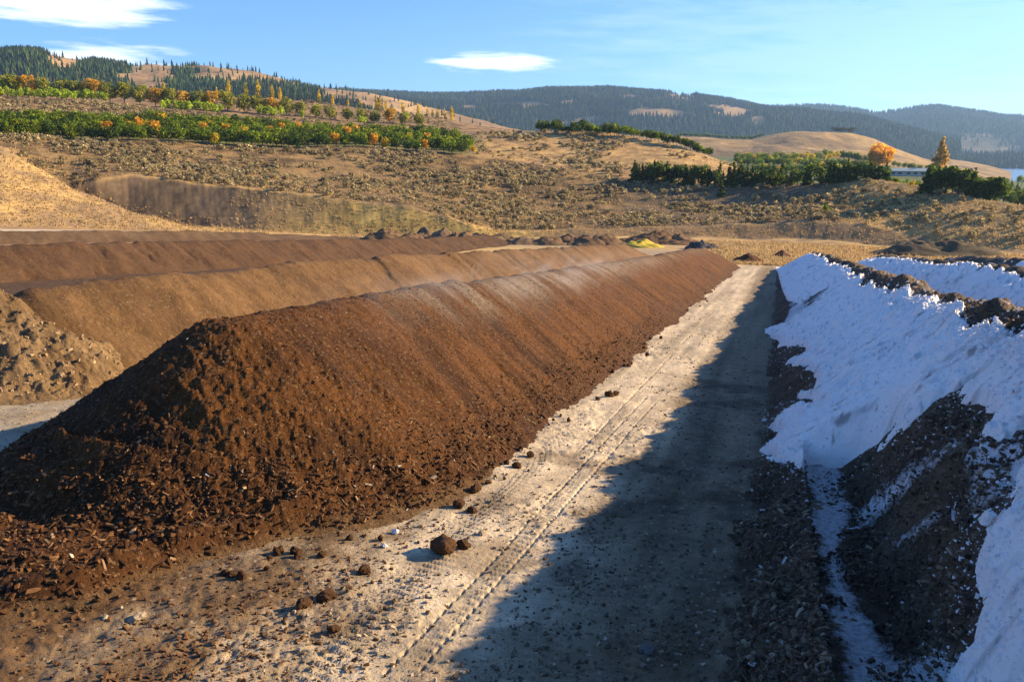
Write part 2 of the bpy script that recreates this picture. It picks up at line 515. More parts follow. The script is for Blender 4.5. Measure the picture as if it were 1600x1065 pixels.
    uc = lerp3(np.array((0.34, 0.22, 0.10)), np.array((0.12, 0.08, 0.04)), np.clip(0.5 + 1.6 * n1, 0, 1))
    uc = lerp3(uc, np.array((0.10, 0.13, 0.045)), sstep(1000, 1100, px))
    c = lerp3(c, uc, up2)
    lane_c = (x > -5.0) & (x < 1.5) & (y > 2) & (y < 110)
    stre = fbm(x * 3.2, y * 0.16, 1.0, 5, 133)
    c = c * (1 + 0.55 * (stre * lane_c)[..., None])
    c = c * (1 + 0.22 * n2[..., None])
    c = np.clip(c, 0.01, 0.9)
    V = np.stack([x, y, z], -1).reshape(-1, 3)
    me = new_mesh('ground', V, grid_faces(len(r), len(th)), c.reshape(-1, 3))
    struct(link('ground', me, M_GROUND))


build_ground()


# ------------------------------------------------------------------ piles as height fields over the yard
def seg_rho(x, y, ax, ay, bx, by):
    L2 = (bx - ax) ** 2 + (by - ay) ** 2
    t = np.clip(((x - ax) * (bx - ax) + (y - ay) * (by - ay)) / max(L2, 1e-6), 0, 1)
    return np.hypot(x - ax - t * (bx - ax), y - ay - t * (by - ay)), t


def pile_profile(rho, H, Rw, top=0.35):
    q = np.sqrt(rho ** 2 + top ** 2) - top * 0.6
    w = H * (1 - q / Rw)
    # soft toe
    s = 0.06
    return np.where(w > s, w, s * np.exp(np.clip((w - s) / s, -6, 0)) - 0.35 * (w < 0) * np.clip(-w, 0, 2))


def polar_patch(name, thf, rf, hfun, cfun, mat, parent=None, drop=-0.015, loc=(0, 0, 0), extra=None, base=None):
    """height field w(x,y) above the ground on a polar grid round the camera; faces under the ground are left out"""
    TH, R_ = np.meshgrid(thf, rf)
    x = R_ * np.sin(TH); y = R_ * np.cos(TH)
    w = hfun(x, y)
    zg = -KSL * y if base is None else base(x, y)
    z = zg + w
    F = grid_faces(len(rf), len(thf))
    keep = (w.ravel()[F] > drop).any(axis=1)
    F = F[keep]
    used = np.zeros(w.size, bool); used[F.ravel()] = True
    idx = np.cumsum(used) - 1
    F = idx[F]
    xs, ys, zs, ws = x.ravel()[used], y.ravel()[used], z.ravel()[used], w.ravel()[used]
    c = cfun(xs, ys, ws)
    ex = extra(xs, ys, zs) if extra else None
    V = np.stack([xs - loc[0], ys - loc[1], zs - loc[2]], -1)
    me = new_mesh(name, V, F, np.clip(c, 0.004, 0.95), ex)
    return link(name, me, mat, parent, None if parent is not None else loc)


def D(*a): return np.radians(np.concatenate([np.linspace(*s) for s in a]))
def G(*a): return np.concatenate([np.geomspace(*s)[(1 if i else 0):] for i, s in enumerate(a)])


# ---- main dark windrow
MW = dict(u=-7.7, v0=11.0, v1=95.0)


def main_h(x, y, fine=True):
    xx = x + 0.25 * fbm(x * 0.3, y, 6.0, 2, 201)
    rho, t = seg_rho(xx, y, MW['u'], MW['v0'], MW['u'], MW['v1'])
    H = np.interp(y, [9, 12, 16, 19, 27, 54, 80, 95, 97], [2.30, 2.31, 2.33, 2.36, 2.27, 2.14, 2.2, 1.9, 1.6])
    H = H + 0.05 * fbm(y, y * 0, 3.1, 3, 203)
    Rw = 3.45 + 0.28 * fbm(x * 0.2 + 9, y, 2.2, 3, 205)
    w = pile_profile(rho, H + 0.06, Rw, 0.55)
    # lip of spilled compost in front of the near end
    lip = 0.26 * np.exp(-((x - (-5.15 - 0.36 * (9.6 - y) + 0.5 * fbm(x, y, 1.2, 3, 215))) / 0.22) ** 2) * sstep(5.5, 6.6, y) * (1 - sstep(9.2, 10.2, y))
    sp = 0.16 * (1 - sstep(0.7, 1.05, np.hypot((x + 9.2) / 3.2, (y - 6.6) / 3.4) + 0.35 * fbm(x, y, 0.9, 4, 217)))
    lip = lip * (1 - sstep(0.12, 0.45, w))
    w = np.where(sp + lip > 0.012, np.maximum(w, 0) + lip + sp * (rho > 2.6), w)
    if fine:
        onp = sstep(0.0, 0.25, w + 0.03)
        near = sstep(26, 9, y) if False else (1 - sstep(9, 30, y))
        down = fbm((y + 0.45 * x) * 2.2, x * 0.45, 0.8, 4, 209)
        w = w + onp * (0.07 * fbm(x, y, 1.1, 4, 207) + 0.07 * down)
        rag = 0.35 + 0.65 * np.maximum(1 - sstep(9.5, 14, y), (1 - sstep(0.2, 0.9, w)))
        w = w + onp * rag * (0.055 * fbm(x, y, 0.24, 4, 211) + 0.07 * np.abs(fbm(x, y, 0.10, 3, 213)) - 0.01)
    return w


def main_c(x, y, w):
    n = fbm(x, y, 0.9, 4, 221); n2 = fbm((y + 0.45 * x) * 2.0, x * 0.4, 0.8, 4, 223)
    a = np.array((0.118, 0.047, 0.0095)); b = np.array((0.050, 0.020, 0.0050)); g = np.array((0.24, 0.185, 0.125))
    c = lerp3(a, b, np.clip(0.35 + 0.9 * n + 0.9 * n2, 0, 1))
    # ridge further off paled: a haze of steam put into the colour
    c = lerp3(c, g, np.clip(sstep(1.35, 2.25, w) * sstep(13, 20, y) * (1 - 0.5 * sstep(45, 70, y)) * (0.6 + 1.8 * n2), 0, 0.8))
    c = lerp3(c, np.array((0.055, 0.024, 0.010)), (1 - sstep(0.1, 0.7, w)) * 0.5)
    c = lerp3(c, np.array((0.15, 0.092, 0.042)), (1 - sstep(0.0, 0.14, w + 0.15 * n)) * 0.8 * (y < 12))
    return c


def root_empty(name, u, v, label, cat, group=None):
    o = empty(name, (u, v, -KSL * v))
    thing(o, label, cat, group)
    return o


def reparent_local(o, root):
    o.parent = root
    o.location = -Vector(root.location)


main_root = root_empty('compost_windrow', MW['u'], 9.0, 'long dark brown compost windrow with a clean crest along the left of the pale lane', 'compost pile')
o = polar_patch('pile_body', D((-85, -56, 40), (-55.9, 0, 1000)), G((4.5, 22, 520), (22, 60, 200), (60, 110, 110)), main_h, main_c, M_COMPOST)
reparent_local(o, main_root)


# ---- chips scattered over piles (one uncountable part per pile)
def chips_mesh(name, pts, sizes, cols, elong=(1.4, 4.5), flat=0.5, seed=1, slope_n=None):
    rg = np.random.default_rng(seed)
    n = len(pts)
    base = np.array([(-.5, -.5, -.5), (.5, -.4, -.5), (.45, .5, -.45), (-.5, .45, -.5), (-.42, -.4, .5), (.4, -.45, .4), (.5, .35, .5), (-.4, .5, .42)])
    V = np.repeat(base[None], n, 0) + rg.normal(0, 0.09, (n, 8, 3))
    el = rg.uniform(elong[0], elong[1], n) ** 1.0
    sx = sizes * el; sy = sizes * rg.uniform(0.5, 1.0, n); sz = sizes * rg.uniform(0.6, 1.0, n) * flat
    V[:, :, 0] *= sx[:, None]; V[:, :, 1] *= sy[:, None]; V[:, :, 2] *= sz[:, None]
    az = rg.uniform(0, 2 * np.pi, n); tl = rg.normal(0, 0.45, n)
    ct, st = np.cos(tl)[:, None], np.sin(tl)[:, None]
    X = V[:, :, 0] * ct - V[:, :, 2] * st; Z = V[:, :, 0] * st + V[:, :, 2] * ct; Y = V[:, :, 1]
    ca, sa = np.cos(az)[:, None], np.sin(az)[:, None]
    P = np.stack([X * ca - Y * sa, X * sa + Y * ca, Z], -1) + pts[:, None, :]
    F = np.array([(0, 3, 2, 1), (4, 5, 6, 7), (0, 1, 5, 4), (1, 2, 6, 5), (2, 3, 7, 6), (3, 0, 4, 7)])
    FF = (np.arange(n)[:, None, None] * 8 + F[None]).reshape(-1, 4)
    C_ = np.repeat(cols[:, None, :], 8, 1).reshape(-1, 3)
    return new_mesh(name, P.reshape(-1, 3), FF, C_, smooth=False)


def pick_cols(n, pal, wts, seed):
    rg = np.random.default_rng(seed)
    p = np.asarray(pal)[rg.choice(len(pal), n, p=np.asarray(wts) / sum(wts))]
    return p * rg.uniform(0.6, 1.35, (n, 1))


def scatter_polar(n, th0, th1, r0, r1, seed, power=1.0):
    rg = np.random.default_rng(seed)
    th = np.radians(rg.uniform(th0, th1, n)); r = r0 * (r1 / r0) ** (rg.uniform(0, 1, n) ** power)
    return r * np.sin(th), r * np.cos(th), rg


COMP_PAL = [(0.10, 0.045, 0.016), (0.16, 0.085, 0.035), (0.055, 0.025, 0.011), (0.30, 0.20, 0.11), (0.45, 0.38, 0.28)]
x, y, rg = scatter_polar(340000, -56, -1, 5.0, 34, 301, 1.1)
w = main_h(x, y)
keep = (w > 0.03) & (rg.uniform(0, 1, len(x)) < np.clip(0.35 + 0.5 * (1 - sstep(8, 13, y)) + 0.8 * (1 - sstep(0.15, 0.8, w)), 0, 1) * np.where(np.hypot(x - MW['u'], np.minimum(y - MW['v0'], 0)) > 3.7, 0.4, 1.0))
x, y, w = x[keep], y[keep], w[keep]
sz = 0.006 + 0.036 * rg.uniform(0, 1, len(x)) ** 8 * (0.5 + 0.8 * (1 - sstep(0.2, 1.0, w)))
pts = np.stack([x, y, w - KSL * y + sz * 0.25], -1)
me = chips_mesh('wood_chips', pts, sz, pick_cols(len(x), COMP_PAL, [5, 3, 4, 0.5, 0.12], 302), elong=(1.0, 3.2), flat=0.7, seed=303)
o = link('wood_chips', me, M_CHIP); o['kind'] = 'stuff'; reparent_local(o, main_root)


# ---- brown rows on the left
def row_h(u, v0, v1, H, Rw, seed, amp=1.0, end=0):
    def f(x, y):
        xx = x + 0.4 * fbm(x * 0.3, y, 8.0, 2, seed)
        rho, t = seg_rho(xx, y, u, v0, u, v1)
        HH = np.interp(y, H[0], H[1]) + 0.12 * fbm(y, y * 0, 4.0, 3, seed + 1)
        w = pile_profile(rho, HH, Rw)
        on = sstep(0, 0.3, w + 0.02)
        return w + on * amp * (0.14 * fbm(x, y, 1.3, 4, seed + 2) + 0.08 * fbm((y + 0.45 * x) * 2.2, x * 0.5, 1.2, 4, seed + 3)
                               - 0.12 * sstep(0.27, 0.4, fbm((y + 0.5 * x) * 1.0, x * 0.35, 1.6, 3, seed + 9)))
    return f


def col_fn(a, b, seed, sc=1.5):
    def f(x, y, w):
        n = fbm(x, y, sc, 4, seed) + fbm((y + 0.45 * x) * 2.0, x * 0.4, sc, 4, seed + 5)
        return lerp3(np.array(a), np.array(b), np.clip(0.45 + 0.9 * n, 0, 1))
    return f


row2 = row_h(-17.2, 16.5, 104, ([16, 22, 30, 43, 100, 104], [1.95, 2.1, 2.25, 2.3, 2.1, 1.6]), 3.5, 401)
r = polar_patch('compost_windrow', D((-75, -8, 900)), G((13, 40, 260), (40, 120, 200)), row2, col_fn((0.175, 0.098, 0.038), (0.105, 0.057, 0.021), 405), M_COMPOST_FAR, loc=(-17.2, 20, -KSL * 20))
thing(r, 'tan brown compost windrow directly behind the dark one, with a smooth dry face', 'compost pile')
row3 = row_h(-43.5, 22, 128, ([20, 41, 80, 128], [1.9, 1.95, 2.0, 1.4]), 4.2, 431)
r = polar_patch('compost_windrow', D((-72, -14, 800)), G((38, 80, 160), (80, 140, 110)), row3, col_fn((0.105, 0.056, 0.024), (0.07, 0.036, 0.015), 435), M_COMPOST_FAR, loc=(-43.5, 40, -KSL * 40),
                base=lambda x, y: np.where(np.hypot(x, y) < 98, -KSL * y, ground_z(x, y, False)))
thing(r, 'low dark brown compost windrow nearest the pale haul road on the left', 'compost pile')
# low ridge in front of the haul road
pA = hit(-350, 380, 90); pB = hit(560, 373, 90)


def row4(x, y):
    rho, t = seg_rho(x, y, pA[0], pA[1], pB[0], pB[1])
    H = 1.25 - 0.9 * sstep(0.55, 1.0, t)
    w = pile_profile(rho, H, 3.2)
    return w + sstep(0, 0.2, w) * 0.2 * fbm(x, y, 2.0, 3, 455)


r = polar_patch('earth_berm', D((-60, -26, 420)), G((98, 170, 120)), row4, col_fn((0.15, 0.095, 0.05), (0.10, 0.06, 0.03), 457), M_COMPOST_FAR, loc=(pA[0], pA[1], pA[2]),
                base=lambda x, y: ground_z(x, y, False))
thing(r, 'very low long brown earth ridge running along the pale haul road', 'earth ridge')

# rubble heap at the near end of the tan windrow
def rubble(x, y):
    rho = np.hypot((x + 18.2) / 1.35, (y - 14.9))
    w = pile_profile(rho, 2.15, 3.3, 0.5)
    rho2 = np.hypot((x + 15.4), (y - 14.2))
    w = np.maximum(w, pile_profile(rho2, 0.75, 1.9, 0.4))
    on = sstep(0, 0.2, w + 0.02)
    return w + on * (0.30 * fbm(x, y, 1.0, 4, 461) + 0.22 * np.abs(fbm(x, y, 0.3, 3, 463)))


rub_root = empty('rubble_heap', (-18.6, 14.9, -KSL * 14.9)); thing(rub_root, 'pale stony rubble heap at the near end of the tan windrow', 'rubble pile')
o = polar_patch('heap_body', D((-64, -40, 520)), G((15, 30, 330)), rubble, col_fn((0.26, 0.175, 0.085), (0.14, 0.085, 0.038), 465, 0.8), M_COMPOST_FAR)
reparent_local(o, rub_root)
x, y, rg = scatter_polar(16000, -62, -40, 16, 28, 471)
w = rubble(x, y); k = w > 0.05; x, y, w = x[k], y[k], w[k]
sz = 0.015 + 0.08 * rg.uniform(0, 1, len(x)) ** 9
me = chips_mesh('stones', np.stack([x, y, w - KSL * y + sz * 0.1], -1), sz, pick_cols(len(x), [(0.32, 0.23, 0.13), (0.24, 0.16, 0.08), (0.14, 0.088, 0.042), (0.36, 0.25, 0.16)], [3, 4, 3, 1], 472), elong=(0.9, 1.8), flat=0.8, seed=473)
o = link('stones', me, M_CHIP); o['kind'] = 'stuff'; reparent_local(o, rub_root)

# ------------------------------------------------------------------ white covered rows
WHITE1 = [(1205,409),(1206,419),(1215,424),(1223,455),(1230,469),(1245,474),(1262,468),(1297,446),(1280,468),(1262,482),(1245,493),(1230,503),(1199,515),(1174,520),(1199,526),(1223,534),(1216,541),
 (1258,541),(1261,549),(1238,561),(1221,569),(1241,569),(1268,580),(1277,593),(1272,607),(1248,618),(1251,625),(1277,628),(1274,636),(1231,640),(1208,659),(1193,669),(1223,677),(1208,694),
 (1187,705),(1225,727),(1255,727),(1292,734),(1317,734),(1346,714),(1375,696),(1396,672),(1429,659),(1468,630),(1485,617),(1504,623),(1537,636),(1544,649),(1537,666),(1544,679),(1570,686),
 (1600,666),(1660,640),(1760,600),(1760,590),(1640,560),(1600,544),(1573,534),(1560,521),(1537,518),(1514,515),(1498,488),(1478,469),(1452,465),(1429,455),(1409,454),(1389,459),(1363,449),
 (1345,447),(1348,439),(1330,429),(1327,419),(1310,414),(1294,413),(1292,403),(1264,395),(1245,398),(1215,401)]
WHITE_LOW = [(1600,716),(1581,738),(1584,767),(1566,792),(1519,805),(1534,832),(1521,853),(1519,893),(1523,940),(1527,1005),(1498,1038),(1483,1065),(1470,1160),(1900,1160),(1900,620),(1760,650)]
DUST = [[(1263,734),(1300,732),(1335,790),(1317,843),(1331,911),(1382,1005),(1483,1027),(1461,1100),(1331,1100),(1302,987),(1284,879),(1266,806)],
        [(1331,800),(1420,735),(1490,684),(1508,694),(1440,745),(1350,822)], [(1380,850),(1470,790),(1480,800),(1400,862)],
        [(1500,700),(1545,690),(1600,700),(1600,716),(1560,760),(1520,770)], [(1235,478),(1290,470),(1300,450),(1230,500)]]
WHITE2 = [(1319,407),(1347,404),(1392,402),(1431,407),(1465,415),(1513,408),(1538,417),(1561,422),(1600,431),(1700,450),(1900,480),(1900,640),(1600,560),(1420,480),(1330,430)]
WHITE3 = [(1566,410),(1600,409),(1700,420),(1900,440),(1900,500),(1700,450),(1610,424),(1585,414)]


def white_row_h(u, v0, v1, Hs, Rl, Rr, seed):
    def f(x, y, fine=True):
        xx = x + 0.18 * fbm(x * 0.2, y, 5.0, 2, seed)
        rho, t = seg_rho(xx, y, u, v0, u, v1)
        H = np.interp(y, Hs[0], Hs[1]) + 0.17 * fbm(y, y * 0, 2.6, 3, seed + 1)
        Rw = np.where(xx < u, Rl, Rr)
        w = pile_profile(rho, H, Rw, 0.3)
        on = sstep(0, 0.25, w + 0.02)
        w = w + on * (0.10 * fbm(x, y, 1.2, 4, seed + 3) + 0.16 * fbm(x, y, 0.75, 3, seed + 4) * sstep(1.4, 2.2, w))
        return w
    return f


w1_base = white_row_h(3.3, -6, 92, ([0, 9, 12.5, 16, 21, 40, 92], [2.95, 2.95, 2.76, 2.64, 2.55, 2.4, 1.9]), 3.2, 3.5, 501)


def sd1(x, y, z):
    px, py, d = proj(x, y, z)
    m = np.maximum(poly_sd(px, py, WHITE1), poly_sd(px, py, WHITE_LOW)) * d / F_PX
    return np.minimum(m, 3.02 - x)


def w1_h(x, y, fine=True):
    w = w1_base(x, y)
    # cut bank beside the lane and the scraped trough behind it
    nn = fbm(x, y, 0.7, 4, 511)
    bank = 0.32 * sstep(-0.30, 0.25, x + 0.35 * nn) * (1 - sstep(0.50, 0.66, x + 0.04 * nn)) * (1 - sstep(12.9, 13.5, y)) * (0.8 + 0.8 * nn)
    fl = (1 - sstep(12.7, 13.4, y))
    tro = fl * sstep(0.5, 0.62, x) * (1 - sstep(0.85, 1.9, x + 0.25 * nn))
    w = w * (1 - tro) + 0.03 * tro
    # scooped-out face
    w = w - fl * 0.22 * sstep(0.9, 1.3, x) * (1 - sstep(2.0, 2.9, x)) * (1 - sstep(10.5, 13.5, y))
    w = w + 0.06 * sstep(2.95, 3.3, x) * sstep(1.5, 2.2, w)
    w = np.maximum(w, np.where(bank > 0.01, bank, -0.08))
    w = np.where((tro > 0.5), np.maximum(w, 0.03), w)
    z = w - KSL * y
    on = sstep(0, 0.12, w + 0.04)
    s = sd1(x, y, z)
    bare = 1 - sstep(-0.1, 0.05, s)
    smooth_tro = 1 - 0.55 * tro
    w = w + on * bare * smooth_tro * (0.13 * fbm(x, y, 0.34, 3, 521) + 0.10 * np.abs(fbm(x, y, 0.12, 2, 523)) + 0.10 * fbm((y + 0.4 * x) * 2.4, x * 0.35, 0.9, 3, 525))
    return w


def w1_c(x, y, w):
    n = fbm(x, y, 0.8, 4, 531)
    c = lerp3(np.array((0.135, 0.092, 0.056)), np.array((0.062, 0.043, 0.028)), np.clip(0.4 + 1.1 * n, 0, 1))
    c = lerp3(c, np.array((0.17, 0.125, 0.075)), sstep(2.9, 3.6, x) * np.clip(0.6 + 1.5 * n, 0, 1))
    return c


def w1_dust(x, y, z):
    px, py, d = proj(x, y, z)
    s = np.full(x.shape, -9.0)
    for p in DUST: s = np.maximum(s, poly_sd(px, py, p) * d / F_PX)
    s2 = sd1(x, y, z)
    n = fbm((y + 0.4 * x) * 3, x * 0.5, 1.0, 3, 541)
    v = 0.70 * sstep(-0.20, 0.14, s + 0.15 * n) + 0.38 * sstep(-0.30, 0.0, s2)
    v = v + sstep(2.9, 3.4, x) * np.clip(0.25 + 1.1 * n, 0, 0.5) * sstep(1.2, 2.2, z + KSL * y)
    return {'dust': np.clip(v, 0, 0.75)}


def white_cover_fn(base_h, sdf, seed, thick=0.07):
    def f(x, y):
        b = base_h(x, y)
        s = sdf(x, y, b - KSL * y)
        r = np.hypot(x, y)
        s = s + (0.10 + 0.2 * sstep(1.6, 2.2, b)) * fbm(x, y, 0.4, 4, seed) + 0.05 * fbm((y + 0.45 * x) * 3.0, x * 0.5, 0.6, 3, seed + 1)
        t = sstep(-0.03, 0.10, s)
        lump = np.clip(0.5 * sstep(1.7, 2.3, b) + 0.25, 0, 1)
        n = (0.16 + 0.06 * sstep(14, 20, y)) * sstep(1.75, 2.35, b) * np.maximum(fbm(x, y, 0.33, 4, seed + 3), -0.05) + 0.05 * np.abs(fbm(x, y, 0.13, 3, seed + 4)) + 0.05 * fbm(x, y, 0.18, 3, seed + 6) + 0.03 * np.abs(fbm(x, y, 0.07, 2, seed + 11)) + 0.14 * np.abs(fbm(x, y, 0.9, 3, seed + 9)) + 0.10 * lump * np.abs(fbm(x, y, 0.5, 4, seed + 3)) + 0.035 * fbm(x, y, 0.22, 3, seed + 5) * (0.5 + lump)
        # torn pits that show the dirt
        pit = sstep(0.25, 0.36, fbm((y + 0.4 * x) * 1.6, x * 0.8, 0.28, 3, seed + 7) + 0.15 * fbm(x, y, 2.5, 2, seed + 8)) * sstep(0.2, 0.5, b)
        cov = (thick + n + 0.03) * t - 0.03 - pit * (thick + 0.05) * 0.9
        return np.where(s < -0.12, -9.0, b + cov)
    return f


def white_c(x, y, w):
    n = fbm((y + 0.4 * x) * 2.4, x * 0.9, 0.5, 4, 571) + 0.5 * fbm(x, y, 3.0, 3, 573)
    g = sstep(0.30, 0.62, n)
    c = lerp3(np.array((0.94, 0.915, 0.87)), np.array((0.50, 0.485, 0.46)), g * 0.8)
    return lerp3(c, np.array((0.30, 0.28, 0.26)), sstep(0.52, 0.62, fbm(x, y, 0.22, 3, 577) + 0.2 * n) * 0.8)


GW = 'compost rows coated in white powder at the right'
w1_root = root_empty('compost_windrow', 3.3, 8.0, 'nearest dark compost row with a thick white powder coating, along the right of the lane', 'compost pile', GW)
TH1 = D((-6, 20, 760), (20.3, 100, 90)); R1 = G((1.2, 5, 24), (5, 24, 480), (24, 105, 230))
o = polar_patch('pile_body', TH1, R1, w1_h, w1_c, M_DUSTED, extra=w1_dust); reparent_local(o, w1_root)
o = polar_patch('white_crust', TH1, R1, white_cover_fn(w1_h, sd1, 551), white_c, M_WHITE, drop=-0.06); reparent_local(o, w1_root)
o['label'] = 'thick white powder crust with ragged lobed lower edge'


def simple_white(u, v0, v1, Hs, poly, seed, label, th):
    b = white_row_h(u, v0, v1, Hs, 3.3, 3.4, seed)
    def h(x, y):
        w = b(x, y)
        return w + sstep(0, 0.2, w) * (0.12 * fbm(x, y, 0.6, 4, seed + 8) + 0.10 * fbm((y + 0.4 * x) * 2.4, x * 0.35, 0.9, 3, seed + 9))
    def sd(x, y, z):
        px, py, d = proj(x, y, z)
        s = poly_sd(px, py, poly) * d / F_PX
        return np.minimum(s, (u - 0.1 - x))
    root = root_empty('compost_windrow', u, v0 + 10, label, 'compost pile', GW)
    TH = D(th); R = G((max(u, 8), 40, 220), (40, 110, 180))
    def dust(x, y, z):
        n = fbm((y + 0.4 * x) * 3, x * 0.5, 1.2, 3, seed + 12)
        return {'dust': np.clip(0.25 + 1.0 * n, 0, 0.6)}
    o = polar_patch('pile_body', TH, R, h, w1_c_plain, M_DUSTED, extra=dust); reparent_local(o, root)
    o = polar_patch('white_crust', TH, R, white_cover_fn(h, sd, seed + 20), white_c, M_WHITE, drop=-0.06); reparent_local(o, root)


def w1_c_plain(x, y, w):
    n = fbm(x, y, 0.9, 4, 561)
    return lerp3(np.array((0.10, 0.078, 0.055)), np.array((0.045, 0.035, 0.028)), np.clip(0.4 + 1.1 * n, 0, 1))


simple_white(10.2, 0, 100, ([0, 30, 41, 55, 84, 100], [2.6, 2.6, 2.55, 2.35, 2.0, 1.7]), WHITE2, 601, 'second white coated compost row, behind the dark bumpy crest of the nearest one', (4, 34, 700))
simple_white(17.2, 10, 100, ([0, 40, 60, 90, 100], [2.6, 2.6, 2.5, 2.2, 1.7]), WHITE3, 641, 'third white coated compost row, only a sliver showing at the right edge', (8, 36, 560))

# loose crumbs of the white crust
def crumbs():
    x, y, rg = scatter_polar(170000, -6, 22, 5.0, 40, 751)
    cf = white_cover_fn(w1_h, sd1, 551)
    w = cf(x, y); b = w1_h(x, y)
    s = sd1(x, y, b - KSL * y)
    on = (w > b + 0.01)
    edge = np.exp(-(s / 0.25) ** 2)
    p = np.where(on, 0.12 + 0.5 * sstep(1.8, 2.4, b) + 0.35 * edge, 0.16 * edge * (s > -0.5))
    k = (rg.uniform(0, 1, len(x)) < p) & (b > -0.05)
    x, y, w, b, on = x[k], y[k], w[k], b[k], on[k]
    z = np.where(on, w, b) - KSL * y
    sz = 0.010 + 0.05 * rg.uniform(0, 1, len(x)) ** 4 * (0.5 + 0.7 * sstep(1.8, 2.4, b))
    me = chips_mesh('white_crumbs', np.stack([x, y, z + sz * 0.15], -1), sz, pick_cols(len(x), [(0.86, 0.86, 0.86)], [1], 753) * 0 + 0.86, elong=(0.8, 1.7), flat=0.8, seed=755)
    o = link('white_crumbs', me, M_WHITE); o['kind'] = 'stuff'; reparent_local(o, w1_root)


crumbs()

# chunks of compost around the bare near part of the white row
x, y, rg = scatter_polar(110000, -4, 20, 5.0, 17, 701)
w = w1_h(x, y); z = w - KSL * y
px, py, dd = proj(x, y, z)
s = sd1(x, y, z); trough = (x > 0.6) & (x < 0.95)
keep = (w > 0.04) & (s < -0.02) & (x < 3.2) & (rg.uniform(0, 1, len(x)) < np.where(poly_sd(px, py, DUST[0]) > 3, 0.36, np.where(trough, 0.12, 0.6)))
x, y, w = x[keep], y[keep], w[keep]
sz = 0.008 + 0.040 * rg.uniform(0, 1, len(x)) ** 5
me = chips_mesh('wood_chips', np.stack([x, y, w - KSL * y + sz * 0.25], -1), sz,
                pick_cols(len(x), [(0.11, 0.078, 0.05), (0.17, 0.125, 0.08), (0.06, 0.042, 0.028), (0.27, 0.21, 0.14), (0.5, 0.5, 0.5)], [4, 3, 3, 0.7, 0.10], 702), elong=(1.0, 3.0), flat=0.7, seed=703)
o = link('wood_chips', me, M_CHIP); o['kind'] = 'stuff'; reparent_local(o, w1_root)


# ------------------------------------------------------------------ small piles further off
def heap_obj(name, cx, cy, H, Rx, Ry, ca, cb, seed, mat, n=60, rot=0.0, rough=0.25, ridge=0.0):
    """free-standing heap with its own disc mesh (real base on the ground)"""
    a = np.linspace(0, 2 * np.pi, n + 1)[:-1]; q = np.linspace(0, 1.12, 30)
    A, Q = np.meshgrid(a, q)
    lx = Q * np.cos(A) * Rx; ly = Q * np.sin(A) * Ry
    x = cx + lx * math.cos(rot) - ly * math.sin(rot); y = cy + lx * math.sin(rot) + ly * math.cos(rot)
    e = np.maximum(np.abs(Q * np.cos(A)) - ridge, 0) / (1 - ridge)
    qq = np.sqrt(e ** 2 + (Q * np.sin(A)) ** 2)
    w = H * (1.05 - np.sqrt(qq ** 2 + 0.03)) * (1 + 0.5 * fbm(x, y, 2.2, 3, seed)) + rough * H * fbm(x, y, 0.9, 4, seed + 2) * (Q < 1.0)
    z = ground_z(x, y, False) + np.where(Q > 1.0, -0.3, w)
    V = np.stack([x - cx, y - cy, z - float(ground_z(cx, cy, False))], -1).reshape(-1, 3)
    nn = fbm(x, y, 0.8, 4, seed + 4).ravel()
    c = lerp3(np.array(ca), np.array(cb), np.clip(0.5 + 1.2 * nn, 0, 1))
    i = np.arange(len(q) - 1)[:, None] * n; j = np.arange(n)[None, :]
    F = np.stack([i + j, i + n + j, i + n + (j + 1) % n, i + (j + 1) % n], -1).reshape(-1, 4)
    me = new_mesh(name, V, F, np.clip(c, 0.01, 0.9))
    return link(name, me, mat, None, (cx, cy, float(ground_z(cx, cy, False))))


